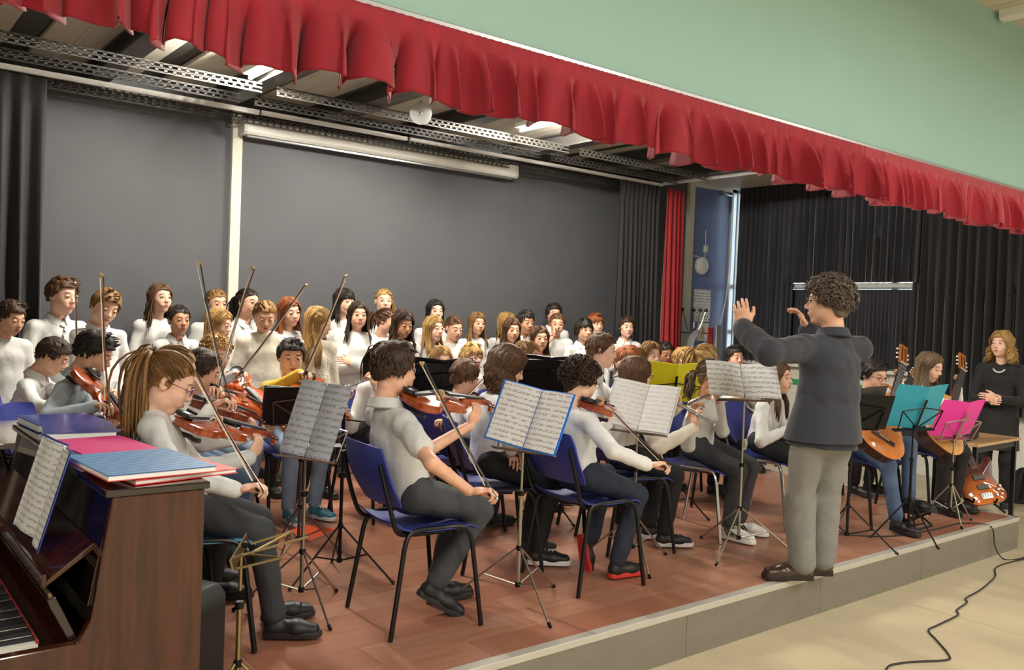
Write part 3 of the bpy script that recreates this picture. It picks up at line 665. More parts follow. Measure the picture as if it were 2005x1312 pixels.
pb_(MB().bb((.635, PY0 - .004, .862), (.93, PY1 + .004, .884))).build('lid', m_pblk, e, bevel=.005)
pb_(MB().bb((.88, PY0 + .035, pf + .05), (.905, PY1 - .035, .862))).build('back_board', m_pside, e)
up = MB().loft([[(.662, PY0 + .035, .86), (.662, PY1 - .035, .86), (.69, PY1 - .035, .86), (.69, PY0 + .035, .86)], [(.602, PY0 + .035, .55), (.602, PY1 - .035, .55), (.63, PY1 - .035, .55), (.63, PY0 + .035, .55)]])
pb_(up).build('upper_panel', m_pblk, e, bevel=.003)
pb_(MB().bb((.60, PY0 + .035, pf + .1), (.625, PY1 - .035, .33))).build('lower_panel', m_pside, e)
pb_(MB().bb((.26, PY0 + .035, .355), (.66, PY1 - .035, .42))).build('key_bed', m_pside, e, bevel=.003)
pb_(MB().bb((.245, PY0 + .035, .37), (.268, PY1 - .035, .455))).build('key_slip', m_pside, e, bevel=.003)
fb = MB().loft([[(.565, PY0 + .04, .445), (.565, PY1 - .04, .445), (.59, PY1 - .04, .445), (.59, PY0 + .04, .445)], [(.50, PY0 + .04, .585), (.50, PY1 - .04, .585), (.522, PY1 - .04, .592), (.522, PY0 + .04, .592)]])
fbo = pb_(fb).build('fallboard', m_pblk, e, bevel=.003)
pb_(MB().tube([(.512, PY0 + .06, .592), (.512, PY1 - .06, .592)], .006, 6)).build('brass_hinge', m_brass, fbo)
rk = MB().loft([[(.512, PY0 + .10, .605), (.512, PY1 - .10, .605), (.64, PY1 - .10, .70), (.64, PY0 + .10, .70)], [(.505, PY0 + .10, .618), (.505, PY1 - .10, .618), (.632, PY1 - .10, .715), (.632, PY0 + .10, .715)]])
rko = pb_(rk).build('music_shelf', m_pside, e, bevel=.003)
pb_(MB().bb((.498, PY0 + .10, .60), (.512, PY1 - .10, .64))).build('shelf_lip', m_pside, rko, bevel=.003)
ky = (PY1 - PY0 - .17) / 52
kw = MB().bb((-.075, -ky / 2 + .0006, 0), (.075, ky / 2 - .0006, .02)).mesh('white_key'); kw.materials.append(m_ivory)
kb = MB().loft([[(-.0, -.0055, 0), (.10, -.0055, 0), (.10, .0055, 0), (0, .0055, 0)], [(.006, -.0045, .012), (.10, -.0045, .012), (.10, .0045, .012), (.006, .0045, .012)]]).mesh('black_key'); kb.materials.append(m_ebony)
for i in range(52):
    yy = PY0 + .085 + ky * (i + .5); share('white_key', kw, e, (.345 - ox + .07, yy - oy, .435 - oz))
    if i < 51 and (i % 7) not in (1, 4): share('black_key', kb, e, (.385 - ox + .0, yy + ky / 2 - oy, .455 - oz))
pb_(MB().bb((.485, PY0 + .085, .452), (.492, PY1 - .085, .462))).build('felt_strip', mat('red_felt', 'a83a30', .9), e)
tag(e, 'glossy dark brown upright piano standing beside the stage', 'piano')
def book(name, cx, cy, z, w, d, h, rot, layers, label, cat='folder', tilt=0.):
    o = empty(name, M=Matrix.Translation((cx, cy, z)) @ Matrix.Rotation(R(rot), 4, 'Z') @ Matrix.Rotation(R(tilt), 4, 'X'))
    zz = 0
    for nm, m_, hh, ins in layers:
        MB().bb((-w / 2 + ins, -d / 2 + ins, zz), (w / 2 - ins, d / 2 - ins, zz + hh)).build(nm, m_, o, bevel=.0012); zz += hh
    return tag(o, label, cat)
c_blue = mat('blue_card_cover', '2d3f9e', .3, var=.05, coat=.3); c_pink = mat('pink_card', 'd92b7c', .45, var=.04); c_red = mat('red_card', 'd33a34', .45)
book('folder', .80, 4.0, .885, .27, .34, .03, 4, [('cover', c_blue, .003, 0), ('pages', m_paper, .026, .006), ('cover', c_blue, .003, 0)], 'thick blue folder lying on the far end of the piano lid')
book('folder', .795, 3.68, .885, .25, .30, .03, -8, [('cover', c_blue, .003, 0), ('pages', m_paper, .03, .006), ('cover', c_blue, .003, 0)], 'thick blue folder lying on the piano lid next to the pink folder')
book('folder', .79, 3.25, .885, .25, .42, .03, 6, [('cover', c_red, .003, 0), ('pages', m_paper, .020, .006), ('cover', c_pink, .003, 0)], 'bright pink folder lying on the piano lid')
book('folder', .86, 2.78, .885, .33, .26, .03, 10, [('cover', c_red, .003, 0), ('pages', m_paper, .010, .004), ('cover', c_red, .003, 0)], 'red folder sticking out from under the striped notebook')
m_stripe = bpy.data.materials.new('blue_striped_cover'); m_stripe.use_nodes = True
nt = m_stripe.node_tree; wv = nt.nodes.new('ShaderNodeTexWave'); wv.inputs['Scale'].default_value = 11; wv.bands_direction = 'Y'; wv.inputs['Distortion'].default_value = .6; wv.inputs['Detail'].default_value = 1
tcn = nt.nodes.new('ShaderNodeTexCoord'); nt.links.new(tcn.outputs['Object'], wv.inputs[0]); rp = nt.nodes.new('ShaderNodeValToRGB'); rp.color_ramp.elements[0].color = (*lin('2d5f9e'), 1); rp.color_ramp.elements[1].color = (*lin('7db0d6'), 1)
nt.links.new(wv.outputs[0], rp.inputs[0]); nt.links.new(rp.outputs[0], nt.nodes['Principled BSDF'].inputs['Base Color']); nt.nodes['Principled BSDF'].inputs['Roughness'].default_value = .4
book('notebook', .79, 2.83, .903, .32, .40, .02, 4, [('cover', c_red, .002, 0), ('pages', m_paper, .014, .003), ('cover', m_stripe, .003, 0)], 'blue striped notebook on top of the red folder on the piano', 'notebook')
# open music book leaning on the piano's music shelf
e = empty('music_book', M=frame((.55, 3.06, .655), (0, -1, 0), (.27, 0, .96)))
for s in (-1, 1):
    rows = []; rows2 = []
    for i in range(9):
        t = i / 8; xx = s * .20 * t; bul = -.018 * math.sin(math.pi * min(1, t * 1.1)) - .04 * t * t
        rows.append([(xx, bul, 0), (xx, bul - .012 * (1 - t), 0), (xx, bul - .012 * (1 - t), .30), (xx, bul, .30)])
        rows2.append([(xx * 1.03, bul + .005, -.004), (xx * 1.03, bul + .001, -.004), (xx * 1.03, bul + .001, .306), (xx * 1.03, bul + .005, .306)])
    MB().loft(rows).build('pages', music_mat('book_music', lines=48., dens=.45), e, smooth=True); MB().loft(rows2).build('cover', c_blue, e, smooth=True)
tag(e, 'open blue music book leaning on the piano music shelf', 'book')
# loudspeaker behind the piano
m_spk = mat('speaker_plastic', '2c2d2f', .5, bump=.05, bscale=200); m_grille = mat('speaker_grille', '17181a', .5, bump=.3, bscale=300)
e = empty('loudspeaker', (1.10, 3.19, 0), R(-60)); e.scale = (.62, .62, .95)
MB().loft([[(-.13, -.15, z), (.12, -.13, z), (.12, .13, z), (-.13, .15, z)] for z in (0, .36)] + [[(-.11, -.12, .40), (.08, -.11, .40), (.08, .11, .40), (-.11, .12, .40)]]).build('cabinet', m_spk, e, bevel=.015, seg=3)
MB().bb((.115, -.115, .03), (.127, .115, .33)).build('grille', m_grille, e, bevel=.01)
mb = MB()
for k in range(6): mb.bb((-.06, .138, .12 + .035 * k), (.0, .146, .14 + .035 * k))
mb.build('vent', m_black, e)
tag(e, 'black plastic loudspeaker standing behind the piano', 'speaker')
# table at the right end with its things
m_tabtop = mat('pale_wood_table_top', 'cfa878', .35, var=.1, vscale=5, stretch=(6, 1, 1))
e = empty('table', (8.05, 3.42, ZF), R(2))
MB().bb((-.48, -.20, .70), (.48, .20, .725)).build('table_top', m_tabtop, e, bevel=.004)
for sx in (-1, 1):
    for sy in (-1, 1): MB().box((sx * .43, sy * .16, .35), (.035, .035, .70)).build('leg', m_frame, e, bevel=.003)
for sy in (-1, 1): MB().box((0, sy * .16, .67), (.86, .02, .05)).build('apron', m_frame, e)
tag(e, 'table with pale wooden top and black square legs beside the stage end', 'table')
e = empty('amplifier', (7.79, 3.46, ZF + .725), R(-80))
MB().bb((-.11, -.20, 0), (.11, .20, .33)).build('cabinet', m_spk, e, bevel=.012, seg=3)
MB().bb((.105, -.18, .02), (.118, .18, .26)).build('grille', m_grille, e); MB().bb((.105, -.18, .27), (.117, .18, .315)).build('control_panel', m_dark, e)
tag(e, 'black amplifier box standing on the table behind the guitarist girl', 'amplifier')
e = empty('backpack', (9.33, 3.44, ZF), R(35))
m_bag = mat('dark_backpack', '2b2d36', .7, var=.2, vscale=8, bump=.3, bscale=12)
MB().loft([[(-.11, -.17, 0), (.11, -.17, 0), (.11, .17, 0), (-.11, .17, 0)], [(-.12, -.17, .12), (.12, -.17, .12), (.12, .17, .12), (-.12, .17, .12)], [(-.13, -.15, .28), (.07, -.15, .28), (.07, .15, .28), (-.13, .15, .28)], [(-.11, -.10, .36), (.0, -.10, .36), (.0, .10, .36), (-.11, .10, .36)]]).build('sack', m_bag, e, bevel=.045, seg=4)
MB().bb((.09, -.12, .03), (.15, .12, .17)).build('front_pocket', m_bag, e, bevel=.03, seg=3)
for s in (-1, 1): MB().tube(spline([(-.12, s * .07, .32), (-.18, s * .08, .22), (-.17, s * .09, .10), (-.11, s * .10, .04)], 5), .016, 6, flat=(1.6, .5)).build('strap', m_black, e, smooth=True)
MB().tube(spline([(-.06, -.03, .355), (-.06, 0, .40), (-.06, .03, .355)], 5), .008, 6).build('handle', m_black, e, smooth=True)
tag(e, 'dark backpack on the hall floor beyond the curly haired woman', 'bag')
# bass guitar on a floor stand
m_sun = bpy.data.materials.new('sunburst_lacquer'); m_sun.use_nodes = True
nt = m_sun.node_tree; b = nt.nodes['Principled BSDF']; b.inputs['Roughness'].default_value = .12; b.inputs['Coat Weight'].default_value = 1
tcn = nt.nodes.new('ShaderNodeTexCoord'); mp = nt.nodes.new('ShaderNodeMapping'); mp.inputs['Location'].default_value = (-.20, 0, 0); mp.inputs['Scale'].default_value = (4.2, 5.2, 1); nt.links.new(tcn.outputs['Object'], mp.inputs[0])
gr = nt.nodes.new('ShaderNodeVectorMath'); gr.operation = 'LENGTH'; nt.links.new(mp.outputs[0], gr.inputs[0])
rp = nt.nodes.new('ShaderNodeValToRGB'); rp.color_ramp.elements[0].position = .35; rp.color_ramp.elements[0].color = (*lin('d9701f'), 1); rp.color_ramp.elements[1].position = .95; rp.color_ramp.elements[1].color = (*lin('4a1410'), 1)
nt.links.new(gr.outputs['Value'], rp.inputs[0]); nt.links.new(rp.outputs[0], b.inputs['Base Color'])
e = empty('bass_guitar', M=frame((7.25, 2.96, .07), (.25, .5, .72), (-.62, -.62, .42)))
BO = [(0, .02), (.0, .10), (.05, .165), (.13, .17), (.20, .125), (.27, .115), (.34, .15), (.42, .175), (.455, .155), (.41, .115), (.36, .06), (.35, .03), (.35, -.03), (.34, -.07), (.38, -.11), (.40, -.145), (.36, -.16), (.29, -.14), (.22, -.115), (.14, -.14), (.07, -.16), (.01, -.12)]
ol = [(p[0], p[1]) for p in spline([(a, b_, 0) for a, b_ in BO], 4, True)]
cxm, cym = .2, 0.
ring = lambda k, z: [(cxm + (a - cxm) * k, b_ * k, z) for a, b_ in ol]
MB().loft([ring(.05, -.02), ring(.96, -.02), ring(1.0, -.014), ring(1.0, .014), ring(.96, .02), ring(.05, .021)]).build('body', m_sun, e, smooth=True)
MB().loft([[(.30, -.03, .0), (.30, .03, .0), (.30, .03, .024), (.30, -.03, .024)], [(.98, -.021, .0), (.98, .021, .0), (.98, .021, .022), (.98, -.021, .022)]]).build('neck', m_cedarneck, e, bevel=.004)
MB().bb((.32, -.028, .024), (.98, .028, .030)).build('fingerboard', m_rose, e)
MB().prism([(.98, -.03), (1.16, -.045), (1.18, .03), (.98, .03)], -.012, .006, 2).build('headstock', m_sun, e, bevel=.003)
for k in range(4): MB().tube([(1.02 + .035 * k, .03, -.002), (1.02 + .035 * k, .06, -.002)], .008, 6).build('tuning_peg', m_chrome, e, smooth=True)
for xx in (.22, .135): MB().box((xx, 0, .026), (.042, .09, .014)).build('pickup', m_dark, e, bevel=.004)
MB().box((.06, 0, .024), (.055, .09, .012)).build('bridge', m_chrome, e, bevel=.003)
for (a, b_) in ((.10, -.10), (.06, -.115), (.13, -.125), (.055, -.075)): MB().lathe([(.013, 0), (.012, .016), (.0, .018)], (a, b_, .02), (0, 0, 1), 10).build('knob', m_chrome, e, smooth=True)
mb = MB()
for k in range(4): mb.tube([(.05, -.03 + .02 * k, .034), (1.0, -.018 + .012 * k, .032)], .0012, 4)
mb.build('strings', m_string, e)
tag(e, 'sunburst electric bass guitar resting on a low floor stand', 'bass guitar')
e = empty('guitar_stand', (7.247, 3.085, 0), R(-120))
for s in (-1, 1):
    MB().tube([(-.12, 0, .22), (.16, s * .17, .012)], .009, 6).build('leg', m_blkst, e, smooth=True); MB().tube([(.05, s * .10, .10), (.14, s * .10, .09), (.15, s * .10, .12)], .009, 6).build('cradle', m_blkst, e, smooth=True)
MB().tube([(-.12, 0, .22), (-.20, 0, .012)], .009, 6).build('leg', m_blkst, e, smooth=True); MB().tube([(.06, -.1, .10), (.06, .1, .10)], .008, 6).build('crossbar', m_blkst, e, smooth=True)
tag(e, 'low black floor stand holding the bass guitar', 'guitar stand')
# cables on stage and floor
m_cab = mat('black_cable', '232325', .5)
def cable(pts, label, r_=.005): return one('cable', MB().tube(spline(pts, 6), r_, 6), m_cab, label, 'cable', smooth=True)
cable([(5.35, 3.35, .006), (5.7, 3.0, .006), (6.2, 2.91, .006), (6.6, 2.90, .006), (6.75, 2.80, .008), (6.78, 2.735, -.02), (6.80, 2.72, -.15), (6.82, 2.66, ZF + .006), (7.0, 2.60, ZF + .006), (7.3, 2.66, ZF + .006), (7.7, 2.62, ZF + .006), (8.2, 2.5, ZF + .006)], 'black cable crossing the stage and dropping over its front edge')
cable([(3.8, 1.9, ZF + .006), (4.077, 2.097, ZF + .006), (4.242, 2.093, ZF + .006), (4.455, 1.991, ZF + .006), (4.54, 2.01, ZF + .006), (4.696, 2.144, ZF + .006), (4.813, 2.247, ZF + .006), (4.94, 2.259, ZF + .006), (5.223, 2.275, ZF + .006), (5.313, 2.321, ZF + .006), (5.52, 2.353, ZF + .006), (5.6, 2.395, ZF + .006), (5.873, 2.423, ZF + .006), (6.27, 2.499, ZF + .006), (6.55, 2.6, ZF + .006), (6.96, 2.58, ZF + .006), (7.6, 2.45, ZF + .006)], 'long dark cable snaking over the pale hall floor')
e = empty('side_table', (.52, 4.66, 0))
MB().bb((-.33, -.40, .76), (.34, .40, .785)).build('table_top', mat('grey_brown_laminate', '8d847c', .18, var=.08, vscale=4, coat=.5), e, bevel=.004)
for sx in (-1, 1):
    for sy in (-1, 1): MB().box((sx * .28, sy * .34, .38), (.03, .03, .76)).build('leg', m_frame, e, bevel=.003)
tag(e, 'grey brown glossy table beyond the far end of the piano', 'table')
# ================================================================== people
def smin(a, b, k):
    h = np.clip(.5 + .5 * (a - b) / k, 0, 1); return a + (b - a) * h - k * h * (1 - h)
def seg(a, b, ra, rb, left=None, k=.03, sub=False):
    """tapered capsule with elliptic section: radii (u along 'left', v across)"""
    ra = (ra, ra) if np.isscalar(ra) else ra; rb = (rb, rb) if np.isscalar(rb) else rb
    a = np.asarray(a, float); b = np.asarray(b, float)
    if np.linalg.norm(b - a) < 1e-5: b = a + V(0, 0, 1e-4)
    return (a, b, ra, rb, V(0, 1, 0) if left is None else np.asarray(left, float), k, sub)
def seg_d(P, a, b, ra, rb, left):
    d = b - a; L = np.linalg.norm(d); d = d / L; l = left - d * (left @ d)
    if np.linalg.norm(l) < 1e-4: l = V(1, 0, 0) - d * d[0]
    l = unit(l); fw = np.cross(l, d); q = P - a; s = q @ d; t = np.clip(s / L, 0, 1); ov = s - t * L; u = q @ l; v = q @ fw
    Ur = ra[0] + (rb[0] - ra[0]) * t; Vr = ra[1] + (rb[1] - ra[1]) * t; m = np.minimum(Ur, Vr)
    return (np.sqrt((u / Ur) ** 2 + (v / Vr) ** 2 + (ov / m) ** 2) - 1) * m
def ell(c, r, k=.01, sub=False):
    """axis aligned ellipsoid"""
    return ('e', np.asarray(c, float), np.asarray(r, float), k, sub)
def prim_box(p):
    if p[0] is not None and isinstance(p[0], str): return p[1] - p[2], p[1] + p[2], p[3], p[4]
    r = max(*p[2], *p[3]); return np.minimum(p[0], p[1]) - r, np.maximum(p[0], p[1]) + r, p[5], p[6]
def prim_d(p, P):
    if isinstance(p[0], str):
        q = (P - p[1]) / p[2]; return (np.sqrt((q * q).sum(-1)) - 1) * p[2].min()
    return seg_d(P, *p[:5])
def sdf_mesh(prims, h, cut=None):
    """surface nets over smooth union of primitives"""
    B = [prim_box(p) for p in prims if p[0] is not None and not (isinstance(p[0], str) and p[0] == 'cut') and not prim_box(p)[3]]
    lo = np.min([b[0] for b in B], 0) - 3 * h; hi = np.max([b[1] for b in B], 0) + 3 * h
    n = np.ceil((hi - lo) / h).astype(int) + 1
    D = np.full(n, .12, np.float32); ax = [lo[i] + h * np.arange(n[i]) for i in range(3)]
    for p in prims:
        if isinstance(p[0], str) and p[0] == 'cut':
            d = sum((ax[i].reshape([-1 if j == i else 1 for j in range(3)]) - p[1][i]) * p[2][i] for i in range(3)); D = np.maximum(D, d.astype(np.float32)); continue
        b0, b1, k, sub = prim_box(p)
        i0 = np.maximum(0, np.floor((b0 - lo - k) / h).astype(int) - 2); i1 = np.minimum(n, np.ceil((b1 - lo + k) / h).astype(int) + 3)
        if (i1 <= i0).any(): continue
        G = np.stack(np.meshgrid(*[ax[i][i0[i]:i1[i]] for i in range(3)], indexing='ij'), -1)
        d = prim_d(p, G); S = tuple(slice(i0[i], i1[i]) for i in range(3)); cur = D[S]
        D[S] = -smin(-cur, d, k) if sub else smin(cur, d, k)
    if cut is not None:
        G = np.stack(np.meshgrid(*ax, indexing='ij'), -1); D = np.maximum(D, cut(G))
    D[[0, -1]] = .1; D[:, [0, -1]] = .1; D[:, :, [0, -1]] = .1
    s = D < 0
    C = [(i, j, k) for i in (0, 1) for j in (0, 1) for k in (0, 1)]
    sl = lambda A, c: A[c[0]:A.shape[0] - 1 + c[0], c[1]:A.shape[1] - 1 + c[1], c[2]:A.shape[2] - 1 + c[2]]
    cnt = sum(sl(s, c).astype(np.int8) for c in C); mix = (cnt > 0) & (cnt < 8)
    idx = np.full(mix.shape, -1, np.int64); cells = np.argwhere(mix); idx[mix] = np.arange(len(cells))
    val = {c: sl(D, c)[mix] for c in C}; acc = np.zeros((len(cells), 3)); num = np.zeros(len(cells))
    for c in C:
        for a in range(3):
            if c[a] == 0:
                c2 = list(c); c2[a] = 1; c2 = tuple(c2); va, vb = val[c], val[c2]; m = (va < 0) != (vb < 0)
                t = np.where(m, va / np.where(m, va - vb, 1), 0)
                pos = np.array(c, float)[None] + t[:, None] * (np.array(c2) - np.array(c))[None]
                acc[m] += pos[m]; num[m] += 1
    Vt = lo + h * (cells + acc / num[:, None])
    F = []
    for a in range(3):
        b, c = (a + 1) % 3, (a + 2) % 3
        A0 = np.take(s, range(0, n[a] - 1), a); A1 = np.take(s, range(1, n[a]), a); E = np.argwhere(A0 != A1)
        E = E[(E[:, b] > 0) & (E[:, c] > 0)]
        fl = A0[tuple(E.T)]
        q = []
        for db, dc in ((-1, -1), (0, -1), (0, 0), (-1, 0)):
            e_ = E.copy(); e_[:, b] += db; e_[:, c] += dc; q.append(idx[tuple(e_.T)])
        q = np.stack(q, 1); q[~fl] = q[~fl][:, ::-1]; F.append(q)
    F = np.concatenate(F); return Vt, F[(F >= 0).all(1)]
def fold_noise(P, amp, sc, seed, st=(1, 1, 1)):
    r = np.random.RandomState(seed); Q = P * np.asarray(st) * sc; out = np.zeros(len(P))
    wv = Q + .5 * np.sin(Q[:, [1, 2, 0]] * 1.3 + r.uniform(0, 6, 3))
    for i in range(5):
        k = r.normal(size=3); k /= np.linalg.norm(k); k *= r.uniform(.8, 2.0); out += np.sin(wv @ k + r.uniform(0, 6)) / 5 ** .5
    return amp * out
def vnormals(Vt, F):
    a, b, c, d = (Vt[F[:, i]] for i in range(4)); fn = np.cross(c - a, d - b); N = np.zeros_like(Vt)
    for i in range(4): np.add.at(N, F[:, i], fn)
    return N / np.maximum(1e-12, np.linalg.norm(N, axis=1))[:, None]
def np_mesh(name, V_, F_, mats, fm=None, smooth=True):
    me = bpy.data.meshes.new(name); me.vertices.add(len(V_)); me.vertices.foreach_set('co', np.asarray(V_, np.float32).ravel())
    if isinstance(F_, np.ndarray): tot = np.full(len(F_), F_.shape[1], np.int32); flat = F_.ravel()
    else: tot = np.array([len(f) for f in F_], np.int32); flat = np.concatenate([np.asarray(f) for f in F_])
    me.loops.add(len(flat)); me.loops.foreach_set('vertex_index', flat.astype(np.int32)); me.polygons.add(len(tot))
    me.polygons.foreach_set('loop_start', np.concatenate([[0], np.cumsum(tot)[:-1]]).astype(np.int32))
    if fm is not None: me.polygons.foreach_set('material_index', np.asarray(fm, np.int32))
    if smooth: me.polygons.foreach_set('use_smooth', np.ones(len(tot), bool))
    for m in mats: me.materials.append(m)
    me.update(calc_edges=True); me.validate(); return me

# ---- head template: x forward, y left, z up, chin at z=-.112, crown at .113 -----------------------
def head_prims(adult=0., fem=0.):
    j = .002 + .006 * adult - .002 * fem
    P = [ell((-.012, 0, .028), (.093, .074, .085), .01), ell((.020, 0, -.032), (.063, .055 + j, .078), .03), ell((.055, 0, -.092), (.020, .020 + j, .018), .025)]
    for s in (-1, 1):
        P += [ell((.008, s * (.043 + j), -.062), (.022, .016, .020), .03), ell((.052, s * .036, -.026), (.024, .020, .022), .025)]
    P += [seg((.0715, -.026, .028), (.0715, .026, .028), .009, .009, k=.02)]
    for s in (-1, 1): P += [ell((.100, s * .0315, .004), (.0175, .020, .014), .012, True)]
    P += [seg((.078, 0, .014), (.099 + .004 * adult, 0, -.024), .0065, .0105, k=.012), ell((.090, .0105, -.029), (.010, .008, .007), .008), ell((.090, -.0105, -.029), (.010, .008, .007), .008)]
    P += [ell((.074, 0, -.058), (.013, .030, .013), .02)]
    P += [seg((-.022, 0, -.05), (-.040, 0, -.15), .043 + .01 * adult, .044 + .012 * adult, k=.03)]
    for s in (-1, 1):
        P += [ell((-.010, s * .077, .002), (.019, .010, .030), .008), ell((-.004, s * .087, .004), (.010, .008, .018), .006, True)]
    return P
def isl(L, Vt, F, m, verts, faces, fm):
    n = sum(len(v) for v in verts); verts.append(np.asarray(Vt, float)); faces += [[i + n for i in f] for f in F]; fm += [m] * len(F)
def sphere_patch(c, r, th0, th1, ph0, ph1, nt_, np_):
    """patch around +x axis: th elevation, ph azimuth"""
    Vt = [V(*c) + r * V(math.cos(t) * math.cos(p), math.cos(t) * math.sin(p), math.sin(t)) for t in np.linspace(th0, th1, nt_) for p in np.linspace(ph0, ph1, np_)]
    F = [(i * np_ + j, i * np_ + j + 1, (i + 1) * np_ + j + 1, (i + 1) * np_ + j) for i in range(nt_ - 1) for j in range(np_ - 1)]
    return Vt, F
_heads = {}
def head_template(adult, fem, h, lid=.35, mouth=0.):
    key = (adult, fem, h, round(lid, 2))
    if key in _heads: return _heads[key]
    base = (adult, fem, h, 'b')
    if base not in _heads: _heads[base] = sdf_mesh(head_prims(adult, fem), h)
    Vt, F = _heads[base]
    az_ = np.abs(np.arctan2(Vt[:, 1], Vt[:, 0] + .024)); hid = (Vt[:, 2] > np.interp(az_, [0, .55, .95, 1.15, 1.45, 1.9, 2.4, 3.15], [.078, .074, .055, .035, .030, .015, -.02, -.03])) & (np.abs(Vt[:, 1]) < .079) | (Vt[:, 2] < -.155)
    F = F[~hid[F].all(1)]; us = np.unique(F); mp_ = np.full(len(Vt), -1); mp_[us] = np.arange(len(us)); Vt, F = Vt[us], mp_[F]
    verts = [Vt]; faces = [list(f) for f in F]; fm = [0] * len(F)
    for s in (-1, 1):
        c = (.0735, s * .0315, .006); r = .0135
        isl(0, *sphere_patch(c, r, -1.2, 1.2, -1.25, 1.25, 8, 9), 1, verts, faces, fm)
        isl(0, *sphere_patch((c[0] + .0008, c[1], c[2]), r, -.48, .48, -.46, .46, 5, 5), 2, verts, faces, fm)
        isl(0, *sphere_patch((c[0] + .0014, c[1], c[2]), r, -.20, .20, -.20, .20, 3, 3), 5, verts, faces, fm)
        isl(0, *sphere_patch(c, r + .0022, lid, 1.5, -1.35, 1.35, 5, 9), 0, verts, faces, fm)
        isl(0, *sphere_patch(c, r + .0018, -1.5, -.42, -1.35, 1.35, 5, 9), 0, verts, faces, fm)
        for (a, b, rr, m_) in ((lid, 0, .0013, 3),):
            mb = MB().tube([tuple(V(*c) + (r + .0026) * V(math.cos(lid) * math.cos(p), math.cos(lid) * math.sin(p), math.sin(lid))) for p in np.linspace(-1.1, 1.1, 9)], rr, 5); isl(0, mb.v, mb.f, m_, verts, faces, fm)
        mb = MB().tube([(.0850, s * .014, .0285), (.0850, s * .026, .0325), (.0785, s * .040, .0315), (.0695, s * .050, .0265)], [.0016, .0026, .0022, .0010], 6, flat=(.7, 1.2)); isl(0, mb.v, mb.f, 3, verts, faces, fm)
    mb = MB().tube([(.0800, -.025, -.0562), (.0895, -.011, -.0532), (.0922, 0, -.0543), (.0895, .011, -.0532), (.0800, .025, -.0562)], [.0010, .0036, .0034, .0036, .0010], 6); isl(0, mb.v, mb.f, 4, verts, faces, fm)
    mb = MB().tube([(.0800, -.024, -.0575), (.0888, -.011, -.0612), (.0908, 0, -.0622), (.0888, .011, -.0612), (.0800, .024, -.0575)], [.0010, .0040, .0046, .0040, .0010], 6); isl(0, mb.v, mb.f, 4, verts, faces, fm)
    _heads[key] = (np.concatenate(verts), faces, fm); return _heads[key]
# ---- hands: x to fingertips, z back of hand, thumb on +y ----------------------------------------------
_hands = {}
FING = [(.030, .074, .0085, .012), (.010, .080, .009, .0), (-.011, .075, .0085, -.008), (-.031, .060, .0075, -.016)]
def hand_template(pose, h):
    key = (pose, h)
    if key in _hands: return _hands[key]
    cu = {'relax': (20, 30, 20), 'grip': (62, 70, 45), 'bow': (42, 46, 28), 'flute': (38, 58, 30), 'neck': (48, 66, 42), 'flat': (6, 8, 5), 'fist': (75, 85, 50), 'point': (10, 12, 8)}[pose]
    P = [seg((-.03, 0, 0), (.03, 0, 0), (.024, .019), (.036, .015), k=.01), seg((.02, 0, 0), (.078, 0, .002), (.036, .0145), (.039, .0125), k=.012), ell((.032, .030, -.006), (.026, .014, .014), .012)]
    for i, (y, L, r, sp) in enumerate(FING):
        p = V(.084 - abs(i - 1) * .004, y, .0); a = 0.
        for q, fr in enumerate((.45, .30, .25)):
            a += R(cu[q] * (1 + .10 * i if pose in ('bow', 'relax') else 1)); d = unit(V(math.cos(a), sp * (1 if q == 0 else .3), -math.sin(a))); e_ = p + d * L * fr
            P.append(seg(p, e_, r * (1 - .08 * q), r * (1 - .08 * (q + 1)), k=.004)); p = e_
    th = {'grip': ((.8, .55, -.55), (.75, -.25, -.6)), 'fist': ((.8, .5, -.6), (.6, -.6, -.5)), 'bow': ((.75, .45, -.6), (.9, -.2, -.4)), 'neck': ((.75, .7, -.25), (.9, .1, -.25)), 'flute': ((.75, .55, -.5), (.95, .1, -.25))}.get(pose, ((.8, .6, -.2), (.95, .2, -.15)))
    p = V(.022, .030, -.004); e_ = p + unit(th[0]) * .042; P.append(seg(p, e_, .013, .0105, k=.010)); P.append(seg(e_, e_ + unit(th[1]) * .032, .0105, .0085, k=.005))
    _hands[key] = sdf_mesh(P, h); return _hands[key]
SKIN = {}
def skin(tone):
    if tone not in SKIN:
        c = {'fair': 'ecbda4', 'mid': 'dfad90', 'tan': 'c79272', 'brown': 'a87454', 'warm': 'e4b194'}[tone]
        SKIN[tone] = (mat('skin_' + tone, c, .48, var=.07, vscale=22, bump=.02, bscale=220), mat('lip_' + tone, {'fair': 'c4756b', 'mid': 'b0655a', 'tan': '98554a', 'brown': '82463c', 'warm': 'bb6c60'}[tone], .4))
    return SKIN[tone]
HAIRC = {'black': ('17130f', '2a211a'), 'dark': ('2a1d14', '463022'), 'brown': ('46301f', '6b4a30'), 'light': ('6b4a2c', '96703f'), 'blond': ('8a6636', 'c79f62'), 'auburn': ('6d3a1e', 'a05a2c'), 'grey': ('4a4038', '6f6257'), 'ash': ('584634', '836d50')}
def hair_mat(c):
    a, b = HAIRC[c]; return mat('hair_' + c, a, .56, var=.5, vscale=30, stretch=(1, 1, .25), c2=b, island=.65, spec=.4, bump=.5, bscale=110)
def brow_mat(c): return mat('brow_' + c, HAIRC[c][0], .6)
m_eyew = mat('eye_white', 'e6e1dc', .25); m_pupil = mat('pupil', '0d0b0a', .15)
m_iris = {k: mat('iris_' + k, v, .2) for k, v in dict(brown='3d2415', dark='22140d', blue='5f7c95', hazel='5f4a28').items()}
def hairline(az):
    """height of the hair edge around the head, az from the face"""
    a = abs(az); return np.interp(a, [0, .55, .95, 1.15, 1.45, 1.9, 2.4, 3.15], [.066, .060, .030, -.012, -.018, -.022, -.066, -.082])
